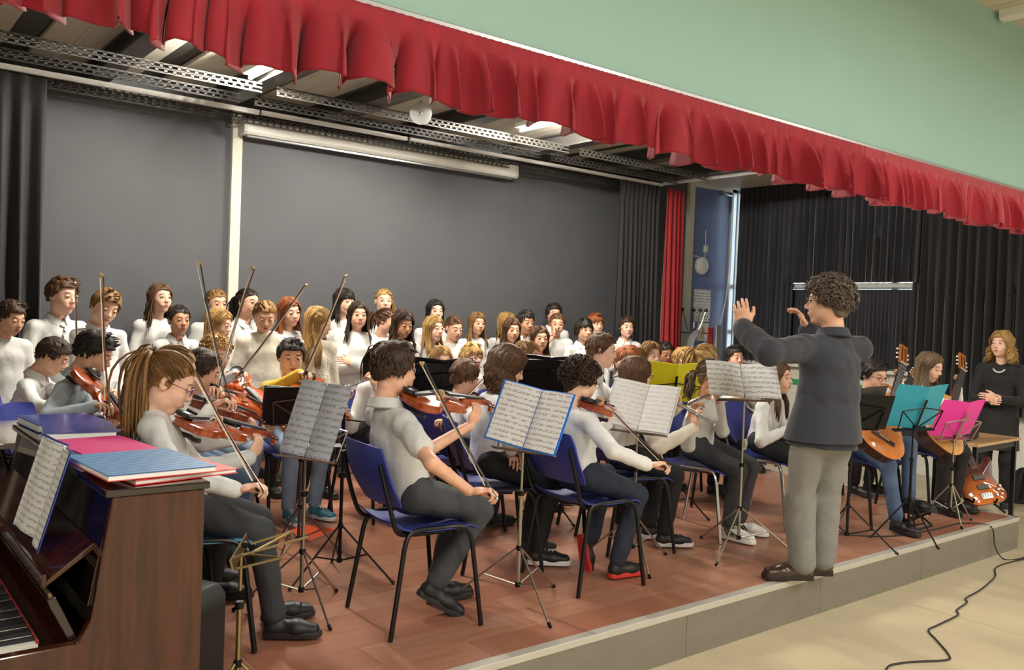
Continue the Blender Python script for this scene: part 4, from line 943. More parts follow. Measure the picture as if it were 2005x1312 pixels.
def hair_build(style, seed, vol=1., length=.25, h=.006, dn=(0, 0, -1), nl=120, part=.0, tie=(-.098, 0, .045), wave=0., fringe=0., tail=46):
    """returns verts, faces of the hair in head space"""
    dn = unit(dn); rr = random.Random(seed); t = {'short': .013, 'buzz': .007, 'curly': .034, 'long': .012, 'pony': .008, 'bowl': .017, 'bun': .008, 'curlylong': .016}[style] * vol
    cen = V(-.012, 0, .028); rad = V(.093, .074, .085)
    def cut(G):
        nape = .022 if style in ('short', 'buzz', 'bowl') else 0.
        q = G - V(-.012, 0, 0); az = np.arctan2(q[..., 1], q[..., 0] + .012)
        zl = np.interp(np.abs(az), [0, .55, .95, 1.15, 1.45, 1.9, 2.4, 3.15], np.array([.066, .060, .030, -.012, -.018, -.022, -.066 + nape, -.082 + nape]) - (.016 if style in ('bowl',) else 0) - fringe * np.array([1, 1, .6, 0, 0, 0, 0, 0]))
        return (zl - G[..., 2]) * .7
    P = [ell(cen, rad + (t if style != 'curly' else t * .5), .01)]
    if style in ('short', 'curly', 'bowl'): P.append(ell(cen + V(.006, 0, .010 * vol), rad + V(t * .3, t * .2, t * .6), .02))
    Vt, F = sdf_mesh(P + [ell((-.03, 0, -.03), (.066, .066 + t * .4, .058), .02)], h, cut)
    N = vnormals(Vt, F); Vt = Vt + N * fold_noise(Vt, .0035 if style != 'curly' else .010 * vol, 60 if style != 'curly' else 55, seed)[:, None]
    verts = [Vt]; faces = [tuple(f) for f in F]; cnt = [len(Vt)]
    def surf(d, off):
        d = unit(d); k = 1 / math.sqrt((((d) / (rad + off)) ** 2).sum()); return cen + d * k
    def lock(pts, w, th=.35, n=3):
        mb = MB(); k = len(pts); mb.tube([tuple(p) for p in pts], [w * (.55 + .45 * math.sin(math.pi * min(1, (i + .6) / k * 1.15))) if i < k - 1 else w * .12 for i in range(k)], n, flat=(1, th))
        verts.append(np.array(mb.v)); faces.extend([tuple(i + cnt[0] for i in f) for f in mb.f]); cnt[0] += len(mb.v)
    def out(p, off):
        q = (p - cen) / (rad + off); l = np.linalg.norm(q)
        return cen + (p - cen) / l if l < 1 else p
    if style in ('short', 'buzz', 'bowl'):
        Ls = .022; Ln0 = {'short': .048, 'buzz': .02, 'bowl': .06}[style] * (.6 + .4 * vol)
        for i in range(int(nl * 1.7)):
            az = rr.uniform(-3.14, 3.14); el = math.asin(rr.uniform(-.6, .98)); d = V(math.cos(el) * math.cos(az), math.cos(el) * math.sin(az), math.sin(el)); p = surf(d, t * .85)
            if p[2] < hairline(az) + .008: continue
            Ln = Ln0 if el > .45 else ((Ls if el > .1 else .012) if style != 'bowl' else .045)
            if el > .75: flow = V(.9, rr.uniform(-.5, .5) + part * 6, .25)
            else: flow = V(.25 if abs(az) < 1.6 else -.1, .15 * math.copysign(1, d[1]), -1)
            if style == 'short' and abs(az) < .8 and el > .3: flow = V(.4, .75 if part >= 0 else -.75, .55)
            flow = unit(flow + V(rr.gauss(0, .22), rr.gauss(0, .22), rr.gauss(0, .12)))
            pts = [p]
            for q in range(3): pts.append(out(pts[-1] + flow * Ln / 3 + V(0, 0, -.004 * q), t + rr.uniform(-.002, .003)))
            lock(pts, rr.uniform(.007, .011), .45)
    elif style == 'curly':
        for i in range(nl * 3):
            az = rr.uniform(-3.14, 3.14); el = math.asin(rr.uniform(-.45, .99)); d = V(math.cos(el) * math.cos(az), math.cos(el) * math.sin(az), math.sin(el)); p = surf(d, t * rr.uniform(.35, .9))
            if p[2] < hairline(az) + .008: continue
            n_ = unit(p - cen); a1 = unit(np.cross(n_, V(rr.gauss(0, 1), rr.gauss(0, 1), rr.gauss(0, 1)))); a2 = np.cross(n_, a1); r0 = rr.uniform(.007, .013) * (.7 + .3 * vol); ph = rr.uniform(0, 6)
            lock([p + n_ * (.004 + .0035 * q) + r0 * (a1 * math.cos(ph + 1.1 * q) + a2 * math.sin(ph + 1.1 * q)) for q in range(6)], rr.uniform(.004, .007), .7)
    elif style in ('long', 'curlylong'):
        for i in range(int(nl * 1.3)):
            s = 1 if i % 2 else -1; u = rr.random(); x0 = .070 - .155 * u
            p = surf(V(x0 - cen[0], part + s * .004, .085 - .4 * max(0, -x0 - .05)), t)
            back_ = rr.random(); zend = -length * rr.uniform(.82, 1.06); wv = wave * rr.uniform(.6, 1.3); ph = rr.uniform(0, 6)
            # side line the strand follows: azimuth from temple to back
            az = s * (1.12 + u * 2.05 + rr.uniform(-.12, .12)); az = max(-3.1, min(3.1, az))
            side = V(math.cos(az), math.sin(az), 0); pts = [p]
            for q in range(1, 4):
                f_ = q / 3.; d = unit((p - cen) * (1 - f_) + V(side[0] * .09, side[1] * .09, -.012 - .03 * f_) * f_); pts.append(surf(d, t + .003 + rr.uniform(0, .004)))
            b = pts[-1]; n2 = 5
            for q in range(1, n2 + 1):
                f_ = q / n2; z = b[2] + (zend - b[2]) * f_; drop = max(0., -.10 - z)
                fr = V(side[0], side[1], 0); spread = .010 * f_ + (.055 if side[0] < .1 else .03) * min(1, drop / .12) * abs(side[1]) * .6
                xo = b[0] * (1 - .15 * f_) - (.02 * f_ if side[0] < 0 else -.035 * min(1, drop / .08))
                pts.append(V(b[0], b[1], b[2]) + dn * (b[2] - z) + V(xo - b[0], side[1] * spread, 0) + wv * V(math.sin(ph + q * 1.7), math.cos(ph * 1.3 + q * 1.7), 0))
            lock(pts, rr.uniform(.012, .017), .35)
        for i in range(int(fringe * 900)):
            y0 = rr.uniform(-.045, .045); p = surf(V(.06, y0 * .6, .07), t); pts = [p]
            for q in range(1, 4): pts.append(surf(V(.092, y0 * (1 + .1 * q), .06 - .022 * q), t * .7))
            lock(pts, .008, .4)
    elif style in ('pony', 'bun'):
        T = V(*tie)
        for i in range(nl):
            az = rr.uniform(-3.1, 3.1); el = rr.uniform(-.75, 1.3); d = V(math.cos(el) * math.cos(az), math.cos(el) * math.sin(az), math.sin(el)); p = surf(d, t)
            if p[2] < hairline(az) + .004: continue
            pts = [surf(unit((p - cen) * (1 - f_) + (T - cen) * f_), t + .003) for f_ in (0, .25, .5, .75, 1)]
            lock(pts, rr.uniform(.009, .013), .3)
        if style == 'pony':
            bk = unit(V(T[0] - cen[0], T[1], .012))
            for i in range(tail):
                o_ = V(rr.gauss(0, .007), rr.gauss(0, .009), rr.gauss(0, .007)); L = length * rr.uniform(.8, 1.08); ph = rr.uniform(0, 6); pts = []
                for q in range(8):
                    f_ = q / 7; fan = 1 + 1.6 * math.sin(math.pi * min(1, f_ * .8))
                    pts.append(T + o_ * fan * (1 + .012 * (tail - 46)) + bk * (.028 + .035 * math.sin(min(1.57, f_ * 3))) + V(-.012 * f_, 0, 0) - dn * .012 * math.sin(f_ * 3) + dn * L * f_ ** 1.15 + wave * V(math.sin(ph + q), math.cos(ph + q), 0))
                lock(pts, rr.uniform(.008, .012), .5)
        else:
            for i in range(26):
                ph = rr.uniform(0, 6); bk = unit(T - cen); a1 = unit(np.cross(bk, V(0, 0, 1))); a2 = np.cross(bk, a1); r0 = rr.uniform(.010, .026)
                lock([T + bk * (.012 + rr.uniform(0, .02)) + r0 * (a1 * math.cos(ph + q * .8) + a2 * math.sin(ph + q * .8)) for q in range(5)], .010, .7)
    return np.concatenate(verts), faces
def ik(a, b, l1, l2, hint):
    a = np.asarray(a, float); b = np.asarray(b, float); d = b - a; L = np.linalg.norm(d); mx = (l1 + l2) * .999
    if L > mx: b = a + d / L * mx; d = b - a; L = mx
    x = (l1 * l1 - l2 * l2 + L * L) / (2 * L); hh = math.sqrt(max(0, l1 * l1 - x * x)); u = d / L; n = np.asarray(hint, float) - u * (np.asarray(hint, float) @ u)
    return a + u * x + unit(n) * hh, b
_shoes = {}
def shoe_meshes(kind):
    if kind in _shoes: return _shoes[kind]
    up, so = {'black': ('1a1a1c', '202022'), 'white': ('dcdad4', 'e8e6e0'), 'grey': ('3f444c', 'c9c9c4'), 'red': ('1b191b', 'c8352f'), 'brown': ('3d261c', '231712'), 'teal': ('3f7a8c', 'd6dbe0'), 'boot': ('17171a', '101012'), 'vans': ('1d1e22', 'd9d8d2')}[kind]
    hh = .05 if kind != 'boot' else .10
    P = [seg((-.055, 0, .045), (-.05, 0, hh + .045), (.032, .034), (.031, .036), k=.03), seg((-.06, 0, .035), (.05, 0, .038), (.034, .032), (.041, .036), k=.03), seg((.05, 0, .034), (.125, 0, .030), (.042, .032), (.038, .027), k=.03)]
    Vt, F = sdf_mesh(P, .009, lambda G: (.016 - G[..., 2]))
    a = np_mesh('shoe', Vt, F, [mat('shoe_' + kind, up, .5 if kind != 'brown' else .25, var=.1, vscale=30, coat=.4 if kind == 'brown' else 0)])
    ol = [(-.098, 0), (-.090, .028), (-.04, .036), (.03, .041), (.10, .044), (.148, .030), (.164, 0)]; ol = [(p[0], p[1]) for p in spline([(x, y, 0) for x, y in ol], 3)]; ol = ol + [(x, -y) for x, y in reversed(ol[1:-1])]
    mb = MB().loft([[(x, y, z) for x, y in ol] for z in (0, .016)] + [[(x * .98, y * .95, .026) for x, y in ol]]); b = mb.mesh('sole'); b.materials.append(mat('sole_' + kind, so, .5)); 
    lc = MB()
    if kind in ('white', 'vans', 'teal', 'grey'):
        for q in range(4): lc.tube([(.03 - .022 * q + .02, -.018, .078 + .006 * q - .004), (.03 - .022 * q + .02, 0, .084 + .006 * q - .004), (.03 - .022 * q + .02, .018, .078 + .006 * q - .004)], .003, 4)
    if kind == 'white':
        for s in (-1, 1):
            for q in range(3): lc.beam((.02 - .022 * q, s * .043, .03), (-.012 - .022 * q, s * .036, .066), .008, .008, m=1)
    lm = None
    if lc.v:
        lm = lc.mesh('laces'); lm.materials.append(m_paper); lm.materials.append(m_black); lm.polygons.foreach_set('material_index', lc.m)
    _shoes[kind] = (a, b, lm); return _shoes[kind]
SHIRT = {}
def shirt_mat(c):
    if c in MATS: return MATS[c]
    cc = {'white': 'dcdcda', 'cream': 'ddd6c8', 'grey': 'b9bfc2', 'palegrey': 'cfd1cf', 'yellow': 'e3b52c', 'navyjacket': '2c2f39', 'blackcoat': '17171a', 'bluegrey': 'aab6bf', 'knit': 'd6cdb9'}[c]
    return mat(c, cc, .8, var=.05, vscale=14, bump=.28 if c != 'knit' else .7, bscale=34 if c != 'knit' else 55, sheen=.15)
def pants_mat(c):
    k = 'pants_' + c
    return mat(k, {'black': '1c1d21', 'charcoal': '35373b', 'navy': '252c3d', 'jeans': '4a5f7c', 'lightjeans': '7d93ac', 'greyflannel': '84847f', 'washed': '3f4246', 'tights': '1b1818'}[c], .8, var=.22 if c in ('jeans', 'lightjeans', 'washed') else .08, vscale=9, bump=.1, bscale=150)

def head_frame(head, hd, gaze, h, adult=0., hscale=1.):
    s = h / 1.5; hs = (.985 + .035 * adult) * hscale * (s ** .35); gy, gp, gr_ = gaze; a = R(hd + gy)
    hf = V(math.cos(a) * math.cos(R(gp)), math.sin(a) * math.cos(R(gp)), math.sin(R(gp))); hl = V(-math.sin(a), math.cos(a), 0); hu = np.cross(hf, hl)
    c_, s_ = math.cos(R(gr_)), math.sin(R(gr_)); hl, hu = c_ * hl + s_ * hu, -s_ * hl + c_ * hu
    return V(*head) - V(0, 0, .119 * hs), hf, hl, hu, hs
def person(label, head, hd, h=1.5, pelvis=None, gaze=(0, 0, 0), sit=False, hair=('short', 'dark'), hairk={}, tone='mid', top='white', sleeve='long', collar=False, pants='black', shoes='black',
           hands=None, elbows=None, hpose=('relax', 'relax'), palms=None, points=None, feet=None, knees=None, glasses=None, adult=0., fem=0., res=1., eye='brown', lid=.24, extras=(), shoulder_yaw=0., fat=1., hscale=1., group=None, skirt=None, hem=None, puff=0., lean=0., ground=0., nkl=.070):
    """head: world x,y and height of crown; hd: direction faced (deg); hands: (left,right) wrist targets in world"""
    s = h / 1.5; fw = V(math.cos(R(hd)), math.sin(R(hd)), 0); lf = V(-fw[1], fw[0], 0); up = V(0, 0, 1)
    H, hf, hl, hu, hs = head_frame(head, hd, gaze, h, adult, hscale)
    nk = H - hu * .085 * hs - hf * .03 * hs                        # skull base
    if pelvis is None:
        pelvis = V(H[0], H[1], 0) - fw * (.03 * s); pelvis[2] = ground + (.50 * h if not sit else .545)
    pelvis = V(*pelvis)
    base = nk - up * nkl * s * (1 + .15 * adult) - fw * .012 + (pelvis - nk) * V(.10, .10, 0)     # neck root
    sp = unit(base - pelvis); sl = R(shoulder_yaw); L_ = V(lf[0] * math.cos(sl) - lf[1] * math.sin(sl), lf[0] * math.sin(sl) + lf[1] * math.cos(sl), 0); tf = np.cross(L_, sp)
    chest = base - sp * .14 * s; waist = pelvis + (base - pelvis) * .38 - fw * .01
    shw = .094 * h * (1 + .10 * adult - .03 * fem) * (1 + .5 * (fat - 1))
    shl = base - sp * .062 * s + L_ * shw; shr = base - sp * .062 * s - L_ * shw
    l1, l2 = .180 * h, .158 * h
    if hands is None: hands = (None, None)
    W = []; E = []
    for i, sgn in ((0, 1), (1, -1)):
        sh = (shl, shr)[i]; tg = hands[i]
        if tg is None and sit: tg = V(*(pelvis + fw * .20 + lf * sgn * .085 + up * .105))
        if tg is None: tg = sh + V(0, 0, -(l1 + l2) * .975) + L_ * sgn * .035 + fw * .04
        hint = elbows[i] if elbows and elbows[i] is not None else (-fw * .6 + L_ * sgn * .7 - up * .3)
        e_, w_ = ik(sh, tg, l1, l2, hint); E.append(e_); W.append(w_)
    # legs
    hipw = .055 * h; th, shn = .230 * h, max(.252 * h, .388) if sit else .214 * h
    FT = []; KN = []; HP = []
    for i, sgn in ((0, 1), (1, -1)):
        hp = pelvis + lf * sgn * hipw * (1.0 if not sit else 1.05) - up * (.01 if sit else .03)
        if feet and feet[i] is not None: ft = V(*feet[i])
        elif sit: ft = V(*(pelvis + fw * .275 + lf * sgn * .10)); ft[2] = ground + .085
        else: ft = V(*(pelvis + lf * sgn * .085 * s)); ft[2] = ground + .075
        kn, ft = ik(hp, ft, th, shn, knees[i] if knees and knees[i] is not None else (up * 1.0 + fw * .6 + lf * sgn * .12 if sit else fw)); HP.append(hp); KN.append(kn); FT.append(ft)
    org = V(pelvis[0], pelvis[1], ground)
    S = s * fat
    # --- body (skin)
    B = []
    B += [seg(pelvis, waist, (.108 * S, .076 * S), (.090 * S, .068 * S), L_), seg(waist, chest, (.090 * S, .068 * S), (.106 * S, .074 * S), L_), seg(chest, base - sp * .058 * s, (.100 * S, .068 * S), (.052 * S, .044 * S), L_)]
    B += [seg(shl, shr, .030 * s, .030 * s), seg(base - sp * .05 * s, nk + hu * .02, .041 * s * (1 + .15 * adult), .044 * s * (1 + .15 * adult), k=.035)]
    for i in (0, 1):
        sh = (shl, shr)[i]; B += [seg(sh, E[i], .035 * S, .030 * S, k=.02), seg(E[i], W[i], .031 * S, .0215 * s, k=.015)]
        B += [seg(HP[i], KN[i], .064 * S, .044 * S, k=.04), seg(KN[i], KN[i] + (FT[i] - KN[i]) * .45, .042 * S, .040 * S, k=.02), seg(KN[i] + (FT[i] - KN[i]) * .4, FT[i], .040 * S, .030 * s, k=.02)]
    Vt, F = sdf_mesh(B, .020 / res)
    sk, lip = skin(tone)
    verts = [Vt]; faces = [tuple(f) for f in F]; fm = [0] * len(F); n = len(Vt)
    Hv, Hf, Hm = head_template(adult, fem, (.0066 if res < 1.1 else .0056) if res < 1.3 else .0042, lid)
    Mh = np.stack([hf, hl, hu], 0) * hs; verts.append(Hv @ Mh + H); faces += [tuple(i + n for i in f) for f in Hf]; fm += Hm; n += len(Hv)
    for i, sgn in ((0, 1), (1, -1)):
        dv = unit(W[i] - E[i]); px_ = dv
        if points and points[i] is not None: px_ = unit(V(*points[i]))
        pal = V(*palms[i]) if palms and palms[i] is not None else -L_ * sgn * .9 - fw * .3
        z = -(pal - px_ * (pal @ px_)); z = unit(z); y = np.cross(z, px_)
        hv, hf_ = hand_template(hpose[i], .0044 if res >= 1.3 else .0064)
        hv = hv.copy(); ths = 1 if (i == 1) else -1     # thumb side mirrored for the left hand
        # with fingers along x and back of hand z the thumb of a right hand points to +y when palm faces -z
        hv[:, 1] *= ths
        f2 = hf_ if ths == 1 else hf_[:, ::-1]
        k_ = (.88 + .12 * adult) * (s ** .6); verts.append(hv @ (np.stack([px_, y, z], 0) * k_) + W[i] + px_ * .012); faces += [tuple(q + n for q in f) for f in f2]; fm += [0] * len(f2); n += len(hv)
    VV = np.concatenate(verts) - org
    me = np_mesh('person', VV, faces, [sk, m_eyew, m_iris[eye], brow_mat(hair[1]), lip, m_pupil], fm)
    o = link('person', me); o.location = org; tag(o, label, 'person', group)
    # --- shirt
    inf = {'white': .010, 'grey': .010}.get(top, .011) + puff
    Cs = []
    hm = hem if hem is not None else (.03 if sit else .085 * s)
    lowb = pelvis - sp * hm
    Cs += [seg(lowb - sp * .08, waist, (.138 * S + inf + .008, .100 * S + inf + .008), (.110 * S + inf, .084 * S + inf), L_, k=.03), seg(waist, chest, (.106 * S + inf, .082 * S + inf), (.112 * S + inf, .080 * S + inf), L_, k=.03), ('cut', lowb, -sp), seg(chest, base - sp * .058 * s, (.110 * S + inf, .076 * S + inf), (.060 * S + inf, .050 * S + inf), L_, k=.03)]
    Cs += [seg(shl, shr, .033 * s + inf, .033 * s + inf, k=.03), seg(shl, base - sp * .045 * s + L_ * .03, .034 * s + inf, .036 * s + inf, k=.035), seg(shr, base - sp * .045 * s - L_ * .03, .034 * s + inf, .036 * s + inf, k=.035)]
    for i in (0, 1):
        sh = (shl, shr)[i]
        if sleeve == 'short': Cs.append(seg(sh, sh + (E[i] - sh) * .62, .037 * S + inf, .042 * S + inf, k=.02))
        elif sleeve == 'three': Cs += [seg(sh, E[i], .037 * S + inf, .033 * S + inf, k=.015), seg(E[i], E[i] + (W[i] - E[i]) * .5, .033 * S + inf, .031 * S + inf, k=.015)]
        elif sleeve == 'none': pass
        else: Cs += [seg(sh, E[i], .037 * S + inf, .032 * S + inf, k=.015), seg(E[i], E[i] + (W[i] - E[i]) * .95, .032 * S + inf, .023 * S + inf * 1.1, k=.015)]
    Vt, F = sdf_mesh(Cs, .0165 / (res ** .9)); N = vnormals(Vt, F); sd = int(abs(head[0] * 1000 + head[1] * 77)) % 9999
    Vt = Vt + N * (fold_noise(Vt, .0030, 24, sd, (1.2, 1.2, .5)) + fold_noise(Vt, .0026, 58, sd + 1, (1.1, 1.1, .6)) * (.4 + .6 * np.abs(np.sin(Vt[:, 2] * 9 + sd))))[:, None]
    SV = Vt
    so = link('jacket' if top == 'navyjacket' else ('coat' if top == 'blackcoat' else 'shirt'), np_mesh('shirt', Vt - org, F, [shirt_mat(top)]), o)
    if collar:
        ax = unit(nk + hu * .02 - base); bl = unit(L_ - ax * (L_ @ ax)); bf = np.cross(bl, ax); rc = .050 * s * (1 + .15 * adult) + .009; rows = []
        for q in range(25):
            an = R(22 + 316 * q / 24); d = bf * math.cos(an) + bl * math.sin(an); opn = max(0, math.cos(an)) ** 2
            dr = V(0, 0, 0) + ax * (-.022 * opn)
            b0 = base + ax * .004 + dr
            rows.append([b0 + d * (rc + .004) - ax * .012, b0 + d * (rc + .001) + ax * .030 * s, b0 + d * (rc + .006) + ax * .034 * s, b0 + d * (rc + .024 + .008 * opn) - ax * (.006 + .016 * opn), b0 + d * (rc + .018 + .006 * opn) - ax * (.012 + .016 * opn)])
        mb = MB(); mb.loft([[tuple(p - org) for p in r_] for r_ in rows]); mb.build('collar', shirt_mat(collar if isinstance(collar, str) else top), so, smooth=True)
    # --- trousers
    inf = .013; Cs = [seg(pelvis - sp * .02, pelvis + sp * .07 * s, (.112 * S + inf, .080 * S + inf), (.096 * S + inf, .072 * S + inf), L_, k=.03)]
    for i in (0, 1):
        ankle = KN[i] + (FT[i] - KN[i]) * .93; wd = 1.25 if pants == 'greyflannel' else 1.0
        Cs += [seg(HP[i], KN[i], .066 * S + inf, .046 * S + inf * 1.1, k=.04), seg(KN[i], ankle,   .045 * S * wd + inf, .034 * S * wd + inf * (1.1 if not adult else 1.5), k=.02)]
    Vt, F = sdf_mesh(Cs, .0190 / (res ** .9)); N = vnormals(Vt, F); Vt = Vt + N * (fold_noise(Vt, .0022, 26, sd + 7) + fold_noise(Vt, .0014, 60, sd + 8))[:, None]
    link('trousers', np_mesh('trousers', Vt - org, F, [pants_mat(pants)]), o)
    if skirt:
        # knee length coat or skirt part hanging from the waist
        mb = MB(); rows = []
        for q in range(7):
            f_ = q / 6; c0 = waist + (V(pelvis[0], pelvis[1], skirt) - waist) * f_
            rows.append([tuple(c0 - org + L_ * (.135 + .035 * f_) * S * math.cos(t) + fw * (.10 + .045 * f_) * S * math.sin(t) * (1 + .04 * f_ * math.sin(6 * t))) for t in np.linspace(0, 2 * math.pi, 33)[:-1]])
        mb.loft(rows); mb.build('coat_skirt', shirt_mat(top), so, smooth=True)
    # --- shoes
    a_, b_, l_ = shoe_meshes(shoes)
    for i, sgn in ((0, 1), (1, -1)):
        toe = None
        if feet and len(feet) > 2 and feet[2 + i] is not None: toe = unit(V(*feet[2 + i]))
        else: toe = unit(fw + lf * sgn * .2)
        z = up - toe * (up @ toe) if abs(toe[2]) < .9 else fw; z = unit(z); y = np.cross(z, toe)
        k_ = .245 / .26 * (s ** .8) * (1 + .06 * adult); p = FT[i] - z * .072 + toe * .045 - org
        Mx = Matrix(((toe[0] * k_, y[0] * k_, z[0] * k_, p[0]), (toe[1] * k_, y[1] * k_, z[1] * k_, p[1]), (toe[2] * k_, y[2] * k_, z[2] * k_, p[2]), (0, 0, 0, 1)))
        so_ = link('shoe', a_, o); so_.matrix_local = Mx; link('sole', b_, so_)
        if l_: link('laces', l_, so_)
    # --- hair
    kw = dict(seed=sd, h=.0065 if res < 1.3 else .005, dn=np.array([-hf[2], -hl[2], -hu[2]])); kw.update(hairk)
    hv, hf_ = hair_build(hair[0], **{a_: b_ for a_, b_ in kw.items() if a_ != 'ribbon'})
    ho = link('hair', np_mesh('hair', hv @ Mh + H - org, hf_, [hair_mat(hair[1])]), o)
    if hair[0] == 'pony':
        T = V(*kw.get('tie', (-.098, 0, .045))); bk = unit(T - V(-.012, 0, .028)); pts = []
        a1 = unit(np.cross(bk, V(0, 0, 1))); a2 = np.cross(bk, a1)
        mb = MB().tube([tuple(((T + bk * .012 + .021 * (a1 * math.cos(t) + a2 * math.sin(t))) @ Mh) + H - org) for t in np.linspace(0, 2 * math.pi, 15)], .006, 6); mb.build('hair_tie', mat('hair_tie_' + str(kw.get('tiec', 'black')), '1a1a1e', .6), ho, smooth=True)
    if kw.get('ribbon'):
        T = V(*kw.get('tie', (-.098, 0, .045))); mb = MB(); mb.ball(tuple((T + V(.02, .05, .02)) @ Mh + H - org), .02, 8, 6, sc=(1, 1.2, .8)); mb.ball(tuple((T + V(.05, .07, .0)) @ Mh + H - org), .018, 8, 6, sc=(1, .8, 1.3)); mb.build('ribbon', mat('green_ribbon', '7fb52e', .6), ho, smooth=True)
    def onshirt(side, t):
        c0 = pelvis + (base - pelvis) * t + L_ * side; q = SV - c0; m_ = (np.abs(q @ L_) < .014) & (np.abs(q @ sp) < .014)
        return SV[m_][np.argmax(q[m_] @ tf)] if m_.any() else c0 + tf * .1
    if collar and top not in ('navyjacket', 'blackcoat'):
        t1 = .30 if sleeve == 'long' else .72; pts = [onshirt(0, t) + tf * .003 - org for t in np.linspace(.93, t1, 9)]
        mb = MB().tube([tuple(p) for p in pts], .013, 6, flat=(1, .22)); pl_ = mb.build('placket', shirt_mat(top), so, smooth=True)
        for t in range(1, 9, 2): MB().ball(tuple(pts[t] + tf * .004), .005, 6, 4).build('button', mat('shirt_button', 'c9c9c6', .4), so, smooth=True)
    if glasses:
        mb = MB(); tr = lambda p: tuple(V(*p) @ Mh + H - org)
        for sg in (-1, 1):
            mb.tube([tr((.098 - .006 * (abs(math.cos(t)) if sg * math.cos(t) > 0 else 0), sg * .032 + .024 * math.cos(t), .004 + .0175 * math.sin(t))) for t in np.linspace(0, 2 * math.pi, 19)], .0016, 5)
            mb.tube([tr((.093, sg * .056, .008)), tr((.05, sg * .078, .010)), tr((-.005, sg * .083, .012))], .0016, 5)
        mb.tube([tr((.099, -.009, .008)), tr((.102, 0, .011)), tr((.099, .009, .008))], .0016, 5)
        mb.build('glasses', mat('spectacle_' + glasses, {'black': '141416', 'purple': '4a2f63', 'dark': '26262c'}[glasses], .3), o, smooth=True)
    for (nm, kind_, c_) in extras:
        if nm in ('watch', 'bracelet', 'cuff'):
            i = 0 if kind_ == 'l' else 1; dv = unit(W[i] - E[i]); a1 = unit(np.cross(dv, up)); a2 = np.cross(dv, a1); ce = W[i] - dv * .012 - org
            mb = MB().tube([tuple(ce + .027 * s * (a1 * math.cos(t) + a2 * math.sin(t))) for t in np.linspace(0, 2 * math.pi, 17)], {'watch': .007, 'cuff': .012}.get(nm, .005), 6); mb.build(nm, mat('band_' + c_, c_, .5), o, smooth=True)
        elif nm == 'logo':
            p = onshirt(.055, .70) + tf * .002 - org; MB().ball(tuple(p), .012, 8, 4, sc=(.8, .8, .6)).build('logo', mat('logo_blue', '3f6fc4', .6), so, smooth=True)
        elif nm == 'necklace':
            mb = MB(); 
            for q in range(11):
                t = -.9 + 1.8 * q / 10; p = base + fw * (.075 + .035 * math.cos(t)) * s + L_ * .06 * math.sin(t) - up * (.02 + .07 * math.cos(t)); mb.ball(tuple(p - org), .009, 6, 4)
            mb.build('necklace', mat('necklace_silver', 'd9dadb', .3, metal=.6), o, smooth=True)
    return dict(o=o, W=W, E=E, H=H, base=base, fw=fw, lf=L_, chest=chest, hf=hf, hu=hu, hl=hl, hs=hs, KN=KN)
# ---- players -----------------------------------------------------
def seated(label, head, hd, ch=None, pelv=None, lean=.09, chf=.05, **k):
    """person on a chair; ch = (label, kind)"""
    fw = V(math.cos(R(hd)), math.sin(R(hd)), 0)
    p = V(head[0], head[1], 0) - fw * lean if pelv is None else V(*pelv, 0)
    if ch: chair(p[0] + fw[0] * chf, p[1] + fw[1] * chf, hd, ch[0], ch[1] if len(ch) > 1 else 'blue')
    return person(label, head, hd, pelvis=(p[0], p[1], .582 + (k.get('h', 1.5) - 1.42) * .11), sit=True, **k)
def violinist(label, head, hd, chin, scroll, vlabel, frog=None, tip=None, blabel=None, vkind='dark', bkind='wood', tilt=.35, gaze=(25, -12, 0), **k):
    chin = V(*chin); d = unit(V(*scroll) - chin); chin = chin + d * .018 + V(0, 0, .014); scroll = chin + d * .60
    fw = V(math.cos(R(hd)), math.sin(R(hd)), 0); lf = V(-fw[1], fw[0], 0)
    upv = unit(V(0, 0, 1) - lf * tilt)                 # belly leans to the player's right
    vo, M = violin(chin, scroll, upv, vlabel, vkind)
    y = V(*(M.to_3x3() @ Vector((0, 1, 0)))); z = V(*(M.to_3x3() @ Vector((0, 0, 1))))
    Lw = V(*(M @ Vector((.425, -.045, -.085)))); Lp = unit(z * .9 + d * .25 + y * .15); Lpalm = y
    Rw = None; Rp = None; Rpalm = None
    if frog is not None:
        frog = V(*frog); tip = V(*tip); bd = unit(tip - frog); bow(frog - bd * .03, frog + bd * .7, z, blabel, bkind)
        sh = V(head[0], head[1], head[2] - .38) - lf * .15; u = unit(sh - frog - V(0, 0, .15)); u = unit(u - bd * (u @ bd) * .7)
        Rw = frog + u * .085 + V(0, 0, .028); Rp = frog + bd * .02 - Rw; Rpalm = V(0, 0, -1) - u * .3
    return seated(label, head, hd, gaze=gaze, hands=(Lw, Rw), elbows=(-V(0, 0, 1) * 1. - lf * .3 - fw * .1, -lf * 1. - V(0, 0, .5)), hpose=('neck', 'bow' if Rw is not None else 'relax'), palms=(Lpalm, Rpalm), points=(Lp, Rp), **k)
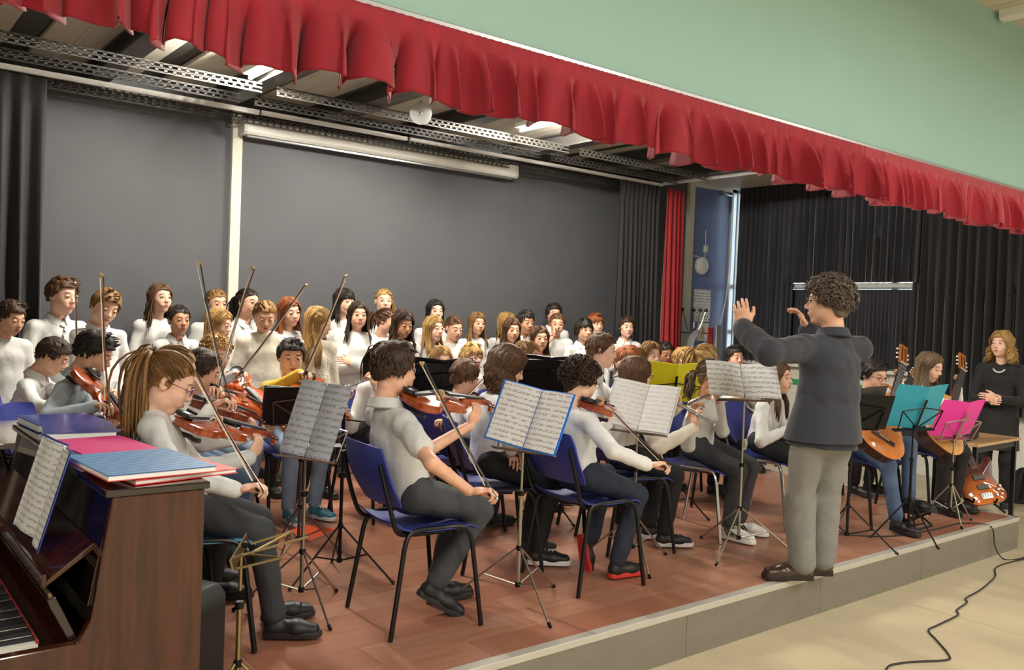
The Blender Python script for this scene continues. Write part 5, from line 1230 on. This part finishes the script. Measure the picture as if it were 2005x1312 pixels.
def flutist(label, head, hd, flabel, gaze=(0, -5, 0), h=1.5, droop=-.18, fwd=.25, **k):
    H, hf, hl, hu, hs = head_frame(head, hd, gaze, h, k.get('adult', 0.), k.get('hscale', 1.))
    mouth = H + (hf * .098 - hu * .062) * hs; d = unit(-hl + hf * fwd + V(0, 0, droop))
    o, M = flute(mouth, mouth + d * .6, flabel, up=unit(hf * .5 + V(0, 0, 1)))
    f2 = unit(V(hf[0], hf[1], 0)); Lw = mouth + d * .19 + f2 * .065 - V(0, 0, .055); Rw = mouth + d * .42 - f2 * .0 - V(0, 0, .085)
    return seated(label, head, hd, gaze=gaze, h=h, hands=(Lw, Rw), hpose=('flute', 'flute'), palms=(-f2 * .9 + d * .1, f2 * .8 + V(0, 0, .3)), points=(V(0, 0, 1) - f2 * .3 + d * .35, V(0, 0, 1) + f2 * .25 - d * .35), elbows=(V(0, 0, -1) + hl * .6, V(0, 0, -1) - hl * .5), **k)
def guitarist(label, head, hd, o, d, glabel, topm, ghd=None, **k):
    fw = V(math.cos(R(hd)), math.sin(R(hd)), 0); lf = V(-fw[1], fw[0], 0); o = V(*o) + fw * .04 + V(0, 0, .045); d = unit(d); g = R(hd if ghd is None else ghd); gf = V(math.cos(g) * .95, math.sin(g) * .95, .3)
    guitar(o, d, gf, glabel, topm); M = frame(o, d, gf)
    z = V(*(M.to_3x3() @ Vector((0, 0, 1)))); y = V(*(M.to_3x3() @ Vector((0, 1, 0))))
    Lw = V(*(M @ Vector((.70, -.06, -.03)))); Rw = V(*(M @ Vector((.33, .09, .125))))
    return seated(label, head, hd, hands=(Lw, Rw), hpose=('neck', 'bow'), palms=(y, -z), points=(z * .6 + y * .4 + d * .2, -y * .8 - d * .5 - z * .25), elbows=(-V(0, 0, 1) + lf * .8, -lf * 1.0 - fw * .2), **k)
person('dark haired boy in a white t-shirt looking down by the black curtain', (0.993, 6.600, 1.389), -73, h=1.39, gaze=(14, -18, 0), pants='charcoal', hair=('short','dark'), hairk=dict(vol=.8), sleeve='short', lid=.0)
person('tall brown haired boy in a pale grey polo shirt looking sideways', (1.352, 6.850, 1.566), -76, h=1.57, gaze=(16, -6, 0), pants='navy', hair=('short','brown'), hairk=dict(vol=1.), sleeve='short', collar=True, top='palegrey', tone='fair', hscale=1.1, lid=.12, fat=1.15, extras=(('logo','c','c'),))
person('boy tilting his head in a white button shirt with clasped hands and black watch', (1.540, 6.450, 1.488), -86, h=1.49, gaze=(4, -18, -14), pants='black', hair=('short','light'), hairk=dict(vol=1.1, part=-.01), collar=True, tone='fair', hscale=1.05, hands=((1.600, 6.314, 0.794), (1.500, 6.306, 0.774)), hpose=('relax','grip'), extras=(('watch','l','1b1b1d'),), lid=.12)
person('girl with long wavy brown hair and raised chin standing against the wall', (2.114, 7.150, 1.565), -82, h=1.56, gaze=(6, 4, 0), pants='black', fem=1., hair=('long','brown'), hairk=dict(length=.27, wave=.014), tone='fair')
person('tan boy with cropped black hair in a white collared shirt', (2.187, 6.900, 1.400), -90, h=1.40, gaze=(4, -4, 0), pants='charcoal', hair=('buzz','black'), tone='tan', collar=True)
person('girl with light brown ponytail standing directly before the ivory post', (2.619, 7.300, 1.541), -90, h=1.54, gaze=(5, -6, 0), pants='navy', fem=1., hair=('pony','light'), hairk=dict(length=.25, tie=(-.08,.03,.06)), sleeve='short')
person('girl with long straight blond hair bowed in profile behind the curly haired violinist', (2.337, 6.450, 1.385), -84, h=1.39, gaze=(36, -14, 0), pants='black', fem=1., hair=('long','blond'), hairk=dict(length=.30), tone='fair')
person('black haired girl with purple glasses and white polo shirt', (2.755, 6.950, 1.556), -86, h=1.56, gaze=(19, 0, 0), pants='black', fem=1., hair=('pony','black'), hairk=dict(length=.2), glasses='purple', collar=True, sleeve='short')
person('girl with tied back hair and thick cream sweater looking down', (2.589, 6.200, 1.455), -106, h=1.46, gaze=(2, -22, 0), pants='charcoal', fem=1., hair=('bun','light'), top='cream', puff=.012, lid=.05)
person('girl with long auburn hair tilting her head', (2.962, 6.600, 1.495), -90, h=1.49, gaze=(6, -8, 8), pants='navy', fem=1., hair=('long','auburn'), hairk=dict(length=.24), tone='fair')
person('girl with very long golden hair and chunky cream knit cardigan', (2.902, 5.950, 1.425), -90, h=1.43, gaze=(46, -12, 0), pants='black', fem=1., hair=('long','blond'), hairk=dict(length=.33, nl=210), top='knit', puff=.014, tone='fair')
person('girl with black hair and a full fringe by the wall', (3.760, 7.200, 1.606), -92, h=1.61, gaze=(14, -4, 0), pants='black', fem=1., hair=('long','black'), hairk=dict(length=.20, fringe=.03), tone='fair')
person('girl with long straight dark hair and folded arms in a white sweatshirt', (3.608, 6.650, 1.484), -107, h=1.48, gaze=(3, 0, 0), pants='charcoal', fem=1., hair=('long','dark'), hairk=dict(length=.24, nl=200), puff=.010, hands=((3.509, 6.534, 0.970), (3.630, 6.486, 0.940)), elbows=((1.01, -0.11, -0.60), (-0.90, 0.49, -0.60)), hpose=('relax','relax'), extras=(('bracelet','r','c96a72'),))
person('girl with blond side ponytail standing in the back row', (4.202, 7.250, 1.623), -110, h=1.62, gaze=(2, 2, 0), pants='navy', fem=1., hair=('pony','blond'), hairk=dict(length=.24, tie=(-.07,.05,.02)), tone='fair')
person('girl with brown tied hair turned in profile behind the dark curly girl', (4.085, 6.980, 1.438), -95, h=1.44, gaze=(44, -10, 0), pants='black', fem=1., hair=('pony','brown'), hairk=dict(length=.18))
person('tan girl with thick dark curly shoulder length hair', (3.845, 6.300, 1.424), -97, h=1.42, gaze=(6, -14, 0), pants='black', fem=1., hair=('curlylong','dark'), hairk=dict(length=.22, wave=.014), tone='tan', lid=.1)
person('girl with straight black hair behind the blond girl in the middle of the choir', (4.794, 7.250, 1.546), -107, h=1.55, gaze=(4, 0, 0), pants='charcoal', fem=1., hair=('long','black'), hairk=dict(length=.2), tone='fair')
person('girl with straight blond hair tucked behind her ear', (4.288, 6.500, 1.385), -98, h=1.39, gaze=(19, 0, 0), pants='navy', fem=1., hair=('long','blond'), hairk=dict(length=.26), tone='fair')
person('girl with tied brown hair and a green ribbon', (4.683, 6.750, 1.386), -99, h=1.39, gaze=(6, -12, 0), pants='black', fem=1., hair=('bun','brown'), hairk=dict(ribbon=1), lid=.1)
person('girl with long light brown hair standing beside the girl with the green ribbon', (5.243, 7.150, 1.435), -104, h=1.44, gaze=(6, -2, 0), pants='black', fem=1., hair=('long','light'), hairk=dict(length=.26))
person('blond girl mostly hidden behind a smiling brown haired girl', (5.706, 7.250, 1.448), -103, h=1.45, gaze=(24, 0, 0), pants='charcoal', fem=1., hair=('long','blond'), hairk=dict(length=.22), tone='fair')
person('brown haired girl in white standing just before the hidden blond girl', (5.101, 6.400, 1.392), -111, h=1.39, gaze=(4, -3, 0), pants='navy', fem=1., hair=('long','brown'), hairk=dict(length=.2, wave=.006))
person('boy with short black hair between two long haired girls', (5.554, 6.750, 1.468), -104, h=1.47, gaze=(9, -6, 0), pants='black', hair=('short','black'), tone='tan', collar=True)
person('small girl with long brown hair in a white t-shirt, lowest in the choir', (5.069, 5.950, 1.329), -116, h=1.36, gaze=(4, 0, 0), pants='black', fem=1., hair=('long','brown'), hairk=dict(length=.22), tone='mid')
person('tall black haired boy behind the girl with her hand on her chin', (6.453, 7.350, 1.562), -115, h=1.56, gaze=(4, 0, 0), pants='charcoal', hair=('short','black'), hairk=dict(vol=1.2), collar=True)
person('girl with red bracelet resting her hand on her chin', (6.201, 7.000, 1.458), -127, h=1.46, gaze=(1, -6, 0), pants='navy', fem=1., hair=('bun','brown'), sleeve='short', hands=((6.083, 6.925, 0.972), (6.109, 6.943, 1.215)), points=(None, (0.12, 0.16, 1.00)), elbows=(None, (-0.80, 0.60, -1.00)), hpose=('relax','fist'), extras=(('bracelet','r','d43a52'),))
person('boy with straight black fringe in a white shirt', (6.132, 6.500, 1.409), -109, h=1.41, gaze=(6, -2, 0), pants='black', hair=('bowl','black'), hairk=dict(vol=.9), collar=True)
person('boy with reddish brown fringe in the back row', (6.772, 7.000, 1.465), -108, h=1.47, gaze=(6, 0, 0), pants='black', hair=('bowl','auburn'), tone='fair')
person('boy in a white shirt with hands at his chest beside the black curtain', (7.011, 6.750, 1.449), -120, h=1.45, gaze=(4, -2, 0), pants='charcoal', hair=('short','dark'), hairk=dict(vol=.9), tone='fair', collar=True, hands=((6.950, 6.645, 1.024), (6.933, 6.655, 1.014)), hpose=('relax','relax'))
violinist('girl violinist with long ponytail and purple glasses sitting behind the piano', (1.138, 3.718, 1.210), -20, (1.160, 3.615, 0.906), (1.607, 3.844, 0.798), 'dark red violin played by the girl with purple glasses', (1.356, 3.273, 0.697), (1.289, 3.721, 1.036), 'wooden bow in the hand of the girl with purple glasses', 'mid', gaze=(2, -24, 0), h=1.52, fem=1., hair=('pony','light'), hairk=dict(length=.36, tie=(-.085,.0,.075), nl=260, tail=110), glasses='purple', top='palegrey', pants='charcoal', tone='fair', res=1.5, lid=.05, nkl=.045, hscale=1.08, chf=.09, pelv=(1.195, 3.708), feet=((1.605, 3.665, 0.085), (1.537, 3.477, 0.085)), ch=('teal seated chair tucked between the piano and the speaker', 'teal'))
violinist('light brown haired violinist mostly hidden behind the girl with purple glasses', (1.333, 4.241, 1.212), -15, (1.403, 4.087, 0.921), (1.812, 4.422, 0.793), 'violin held by the hidden light brown haired violinist', (1.490, 3.980, 0.953), (1.417, 4.090, 1.392), 'dark upright bow rising beside the bowed blond girl', 'dark', 'dark', gaze=(10, -15, 0), h=1.5, fem=1., hair=('bun','light'), pants='charcoal', extras=(('bracelet','r','1b1b1d'),), ch=('blue chair of the hidden light brown haired violinist',))
violinist('dark haired violinist looking down at the violin next to the girl with purple glasses', (1.655, 4.815, 1.158), -22, (1.623, 4.577, 0.933), (2.054, 4.740, 0.766), 'orange red violin whose scroll reaches the black music stand', (1.585, 4.417, 0.968), (1.718, 4.451, 1.407), 'thin bow pointing up in front of the girl in the cream sweater', 'orange', gaze=(8, -20, 0), h=1.5, hair=('short','dark'), pants='jeans', ch=('blue chair of the dark haired violinist with the orange red violin',))
violinist('curly blond boy violinist sitting in the second row', (2.004, 5.561, 1.210), -62, (1.992, 5.372, 0.974), (2.120, 5.007, 0.763), 'bright orange violin of the curly blond boy', (1.991, 5.117, 0.991), (2.235, 5.061, 1.358), 'reddish bow crossing in front of the girl in the cream sweater', 'orange', gaze=(-8, -16, 0), h=1.45, hair=('curly','blond'), hairk=dict(vol=.55), tone='fair', pants='lightjeans', lid=.05, ch=('blue chair of the curly blond boy violinist',))
violinist('black haired boy violinist in a yellow shirt', (2.499, 5.524, 1.201), -82, (2.407, 5.167, 0.929), (2.430, 4.800, 0.829), 'violin under the chin of the boy in yellow', (2.388, 5.056, 0.984), (2.507, 4.972, 1.374), 'bow of the boy in yellow rising to the right', 'mid', gaze=(-23, -8, 0), h=1.45, hair=('short','black'), hairk=dict(vol=.9), hscale=1.08, top='yellow', pants='lightjeans', shoes='teal', ch=('blue chair of the boy in the yellow shirt',))
violinist('black haired boy in a grey blue shirt bent over a violin on his lap', (1.175, 5.136, 1.242), -32, (1.083, 5.049, 1.031), (1.198, 4.811, 0.824), 'brown violin resting on the lap of the boy in grey blue', (1.142, 4.728, 0.867), (1.127, 4.779, 1.281), 'upright bow held by the boy in the grey blue shirt', 'mid', tilt=-.3, gaze=(0, -26, 0), h=1.5, hair=('short','black'), hairk=dict(vol=1.2), top='bluegrey', collar=True, lean=.17, lid=.0, res=1.3, ch=('blue chair of the boy in the grey blue shirt',))
seated('dark haired boy in a white shirt leaning forward beside the boy in grey blue', (1.148, 6.051, 1.167), -30, gaze=(5, -30, 0), h=1.45, hair=('short','dark'), hairk=dict(vol=.7), collar=True, lean=.18, lid=.0, hands=((1.257, 5.697, 0.789), (1.198, 5.615, 0.769)), ch=('blue chair of the leaning boy near the piano lid',))
bow((1.205, 5.623, 0.798), (1.186, 5.656, 1.398), (0, -1, 0), 'upright bow standing before the boy in the grey polo shirt')
violinist('dark haired boy violinist in a pale short sleeved shirt and washed black jeans', (2.050, 3.415, 1.270), -6, (2.039, 3.287, 1.007), (2.587, 3.425, 0.953), 'reddish brown violin of the boy in washed black jeans', (2.272, 2.963, 0.643), (2.174, 3.310, 1.102), 'dark bow drawn by the boy in washed black jeans', 'mid', 'dark', gaze=(4, -6, 0), h=1.62, hair=('short','dark'), hairk=dict(vol=1., nl=260), top='palegrey', sleeve='short', collar=True, pants='washed', shoes='black', tone='warm', res=1.5, pelv=(2.13, 3.40), feet=((2.38, 3.50, .085), (2.27, 3.36, .14), (1, -.1, 0), (.75, -.35, -.5)), ch=('blue chair under the boy in washed black jeans',))
violinist('boy violinist with dark curls and black glasses in a white shirt', (3.260, 3.471, 1.189), -4, (3.221, 3.327, 0.923), (3.697, 3.688, 0.883), 'light brown violin mostly hidden by the curly boy with glasses', (3.394, 2.965, 0.678), (3.499, 3.567, 0.953), 'bow held out by the curly boy with glasses', 'mid', gaze=(-6, -16, 0), h=1.5, hair=('curly','dark'), hairk=dict(vol=.75, nl=220), glasses='black', pants='navy', shoes='red', res=1.4, tone='fair', pelv=(3.21, 3.40), feet=((3.44, 3.53, .15), (3.42, 3.30, .085), (.25, -.15, -.95), (1, -.1, 0)), ch=('blue chair under the curly boy with glasses',))
violinist('long haired violinist with thick wavy brown hair in a white shirt', (3.082, 3.895, 1.239), -25, (3.094, 3.813, 0.956), (3.451, 4.012, 0.869), 'violin hidden under wavy brown hair', (2.957, 3.632, 0.625), (3.019, 3.852, 1.093), 'pale bow held low by the long haired violinist', 'dark', gaze=(-6, -22, 0), h=1.58, hair=('curlylong','brown'), hairk=dict(length=.17, wave=.014, vol=1.3, nl=230), pants='black', shoes='vans', tone='mid', res=1.2, ch=('blue chair of the long haired violinist',))
violinist('brown haired boy violinist in white sitting left of the long haired violinist', (3.331, 4.653, 1.109), 5, (3.363, 4.543, 0.840), (3.760, 4.863, 0.739), 'violin of the brown haired boy in white', (2.914, 4.309, 0.747), (3.209, 4.425, 0.912), 'bow of the brown haired boy in white', 'mid', gaze=(0, -12, 0), h=1.45, hair=('short','brown'), hairk=dict(vol=1.2), collar=True, pants='navy', ch=('blue chair of the brown haired boy in white',))
flutist('flute player hidden behind the boy in washed black jeans', (3.064, 5.227, 1.204), -76, 'silver flute beside the grey sheet of music', h=1.5, fem=1., hair=('pony','dark'), droop=-.36, fwd=-.3, pants='black', shoes='boot', ch=('blue chair of the flute player behind the boy in washed black jeans',))
flutist('blond girl with long hair seated behind a black music stand', (3.783, 5.612, 1.156), -85, 'flute of the blond seated girl', gaze=(-20, -5, 0), fwd=.8, droop=-.7, h=1.42, fem=1., hair=('long','blond'), hairk=dict(length=.26), tone='fair', ch=('blue chair of the blond seated girl',))
seated('blond boy with a bowl cut seated before the choir', (4.351, 5.991, 1.163), -85, h=1.42, hair=('bowl','blond'), tone='fair', ch=('blue chair of the blond boy with the bowl cut',))
flutist('girl with light brown hair seated just behind the long haired violinist', (4.179, 5.042, 1.230), -60, 'flute of the light brown haired girl near the black stand', h=1.5, fem=1., hair=('long','light'), hairk=dict(length=.24), ch=('blue chair of the light brown haired flute girl',))
flutist('tall brown haired boy playing the flute in profile', (4.315, 4.386, 1.312), -42, 'flute of the tall brown haired boy', h=1.66, hair=('short','brown'), tone='fair', fwd=.1, ch=('blue chair of the tall flute boy',))
flutist('girl with long straight brown hair playing the flute, seen from behind', (4.013, 3.766, 1.189), -20, 'flute of the girl with long straight brown hair', fwd=.3, droop=-.3, h=1.5, fem=1., hair=('long','brown'), hairk=dict(length=.34, nl=230), glasses='dark', top='cream', pants='black', shoes='vans', res=1.2, ch=('blue chair of the girl with long straight brown hair',))
seated('red haired player hidden behind the girl with long straight brown hair', (5.032, 4.809, 1.202), -50, h=1.48, fem=1., hair=('bowl','auburn'), tone='fair', ch=('blue chair of the red haired player',))
flutist('light brown haired girl playing flute before the yellow folder', (5.617, 5.111, 1.236), -100, 'flute of the light brown haired girl before the yellow folder', h=1.5, fem=1., hair=('long','light'), hairk=dict(length=.24), tone='fair', lid=0., ch=('blue chair of the girl by the yellow folder',))
seated('brown skinned girl with tied back hair looking down', (7.009, 6.174, 1.197), -110, gaze=(0, -18, 0), h=1.46, fem=1., hair=('bun','black'), tone='brown', collar=True, lid=0., ch=('blue chair of the brown skinned girl',))
seated('short haired blond boy seated beyond the yellow folder', (6.543, 5.521, 1.168), -60, h=1.44, hair=('short','blond'), tone='fair', ch=('blue chair of the short haired blond boy',))
seated('girl with curly blond ponytail seen from behind', (5.557, 4.455, 1.249), -15, h=1.5, fem=1., hair=('pony','blond'), hairk=dict(length=.2, wave=.01, tie=(-.085,.03,.07)), ch=('blue chair of the girl with the curly blond ponytail',))
flutist('girl with brown ponytail playing flute behind the conductor stand', (4.714, 3.718, 1.183), -72, 'silver flute of the girl with brown ponytail', gaze=(4, -6, 0), fwd=-.3, droop=-.28, h=1.52, fem=1., hair=('pony','ash'), hairk=dict(length=.2, wave=.008, tie=(-.098,.0,.0)), pants='charcoal', shoes='white', tone='tan', res=1.2, ch=('blue chair with chrome legs under the ponytail flute girl', 'chrome'))
seated('dark haired boy with a quiff seated at the back near the window', (7.053, 5.307, 1.198), -110, h=1.5, hair=('short','black'), hairk=dict(vol=1.2), tone='mid', lid=.05, ch=('blue chair of the boy with the quiff',))
seated('girl with long brown hair seated behind the conductor', (5.402, 3.680, 1.155), -75, h=1.46, fem=1., hair=('long','brown'), hairk=dict(length=.3), pants='black', shoes='white', ch=('blue chair with chrome legs beside the conductor', 'chrome'))
guitarist('black haired boy with black glasses playing a classical guitar', (6.037, 3.302, 1.189), -88, (5.679, 3.120, 0.515), (.609, .154, .68), 'orange topped classical guitar of the boy with black glasses', m_cedar, ghd=-114, gaze=(-16, -10, 0), h=1.46, hair=('short','black'), glasses='black', tone='warm', collar=True, pants='jeans', shoes='black', pelv=(6.037, 3.422), feet=((6.197, 3.082, .20), (5.917, 3.022, .085)), ch=('black framed blue chair of the boy guitarist',))
guitarist('girl with long ash blond hair playing a classical guitar', (6.955, 3.340, 1.247), -92, (6.570, 3.113, 0.492), (.625, .141, .62), 'pale topped classical guitar of the ash blond girl', m_spruce, ghd=-112, gaze=(2, -16, 0), h=1.5, fem=1., hair=('long','ash'), hairk=dict(length=.28), tone='fair', pants='tights', shoes='boot', lid=0., ch=('blue chair of the ash blond guitarist girl',))
guitarist('guitarist almost hidden behind the conductor', (7.041, 4.098, 1.093), -95, (6.797, 3.828, .610), (.87, .02, .39), 'guitar with slotted headstock of the hidden guitarist', m_cedar, h=1.44, hair=('short','dark'), ch=('blue chair of the hidden guitarist',))
person('curly blond woman in a long black coat with a white necklace', (8.944, 3.614, 1.441), -170, h=1.70, gaze=(-14, 2, 0), adult=.7, fem=1., ground=ZF, hair=('curlylong','blond'), hairk=dict(length=.17, wave=.022, vol=1.3, nl=260), tone='fair', top='blackcoat', skirt=.30, pants='tights', shoes='boot', extras=(('necklace','c','c'),), hands=((8.752, 3.550, 0.800), (8.732, 3.607, 0.780)), hpose=('relax','grip'))
person('conductor with curly grey hair in a dark jacket and grey trousers raising his hands', (4.355, 2.676, 1.680), 74, h=1.70, pelvis=(4.325, 2.646, .86), gaze=(42, 0, 0), adult=1., hair=('curly','grey'), hairk=dict(vol=1.15, nl=420), glasses='dark', tone='mid', top='navyjacket', collar=True, pants='greyflannel', shoes='brown', res=1.5, extras=(('cuff','l','e4e4e2'), ('cuff','r','e4e4e2')), hem=.10, puff=.016, fat=1.16, skirt=.80, hands=((3.952, 2.925, 1.398), (4.712, 3.022, 1.401)), elbows=((-.8, -.7, -.45), (.8, .2, -1)), points=((-0.092, 0.099, 0.895), (-0.326, 0.286, 0.884)), palms=((.6, .5, .1), (-.5, .5, .1)), hpose=('relax','relax'), feet=((4.295, 2.716, .085), (4.475, 2.706, .085), (-.75, .62, 0), (-.7, .7, 0)))
s1 = stand(2.159, 4.592, 0.761, 78, 24, 'brown music stand with a black desk in front of the boy in yellow', m_brown, solid=m_blkst, legrot=20, spread=.24)
s2 = stand(1.780, 3.741, 0.717, 205, 20, 'nickel music stand holding a single grey sheet of music', m_nickel, legrot=65, spread=.30)
s2b = stand(2.154, 4.083, 0.705, 60, 25, 'black tripod music stand with crossed wire desk', m_blkst, legrot=10)
s3 = stand(2.700, 3.264, 0.760, 197, 22, 'nickel music stand holding the open blue folder', m_nickel, legrot=60, spread=.34)
s4 = stand(3.728, 3.469, 0.768, 197, 22, 'nickel music stand holding the open white folder', m_nickel, legrot=45)
s5 = stand(4.888, 4.208, 0.819, 52, 22, 'black music stand holding the yellow folder', m_blkst, legrot=0)
s6 = stand(4.463, 3.272, 0.955, 242, 30, 'nickel music stand of the conductor with open score', m_nickel, legrot=75, spread=.36)
s7 = stand(5.168, 2.960, 0.781, 62, 22, 'black music stand with solid desk next to the conductor', m_blkst, solid=m_blkst, legrot=0)
s8 = stand(5.771, 2.862, 0.755, 75, 22, 'black music stand holding the teal folder', m_blkst, legrot=60, spread=.24)
s9 = stand(6.601, 2.964, 0.630, 75, 24, 'nickel music stand holding the pink folder', m_nickel, legrot=30, spread=.22)
s10 = stand(3.415, 5.064, 0.846, 66, 22, 'black music stand before the blond seated girl', m_blkst, solid=m_blkst, spread=.2)
s11 = stand(3.783, 4.325, 0.919, 52, 22, 'black music stand between the wavy haired violinist and the tall flute boy', m_blkst, solid=m_blkst, legrot=60, spread=.24)
s12 = stand(1.131, 2.848, 0.586, 150, 74, 'brass coloured music stand with folded flat desk beside the piano', m_brass, w=.42, legrot=50, spread=.22, leg_h=.2)
folder(s2, 'single grey sheet of printed music on the nickel stand', None, w=.30, h=.36, page=music_mat('grey_sheet_music', base='b9bec6', lines=32., dens=.45), fold=3, cat='sheet music', name='sheet_music', roll=4)
folder(s1, 'black folder of music in front of the boy in yellow', m_black, w=.46, h=.215)
folder(s3, 'open bright blue folder with white music sheets', mat('bright_blue_card', '2f7fe0', .35), w=.44, h=.315, roll=6)
folder(s4, 'open white folder of music before the girl with straight brown hair', mat('white_card', 'd9dadb', .4), w=.44, h=.29, dens=.22, roll=4)
folder(s5, 'open yellow folder of music', mat('yellow_card', 'd8cc1e', .4), w=.44, h=.31)
folder(s6, 'wide open score on the stand of the conductor', None, w=.47, h=.235, fold=5, lines=30., dens=.5, cat='sheet music', name='sheet_music', roll=3)
folder(s7, 'dark folder on the stand next to the conductor', mat('dark_grey_card', '3a3838', .5), w=.40, h=.28)
folder(s8, 'open teal folder of music before the boy guitarist', mat('teal_card', '2b9db8', .4), w=.46, h=.31)
folder(s9, 'open bright pink folder of music before the guitarist girl', mat('hot_pink_card', 'f03aa8', .4), w=.44, h=.30)
folder(s10, 'black folder of music before the blond seated girl', m_black, w=.44, h=.26)
folder(s11, 'black folder of music beside the tall flute boy', m_black, w=.44, h=.25)
e = empty('footstool', (6.207, 3.042, 0), R(-88))
MB().bb((-.09, -.14, .115), (.09, .14, .13)).build('top', m_blkst, e, bevel=.004)
for s in (-1, 1):
    MB().tube([(-.08, s * .12, .01), (.08, s * .12, .115)], .007, 6).build('leg', m_blkst, e, smooth=True); MB().tube([(.08, s * .12, .01), (-.08, s * .12, .115)], .007, 6).build('leg', m_blkst, e, smooth=True)
MB().tube([(-.08, -.13, .01), (-.08, .13, .01)], .007, 6).build('rail', m_blkst, e, smooth=True); MB().tube([(.08, -.13, .01), (.08, .13, .01)], .007, 6).build('rail', m_blkst, e, smooth=True)
tag(e, 'black folding footstool under the shoe of the boy guitarist', 'footstool')
book('folder', 2.41, 5.0, .0, .30, .24, .02, 30, [('cover', mat('orange_card', 'e8562a', .45), .003, 0), ('pages', m_paper, .008, .004), ('cover', mat('orange_card', 'e8562a', .45), .003, 0)], 'orange folder lying on the stage floor')
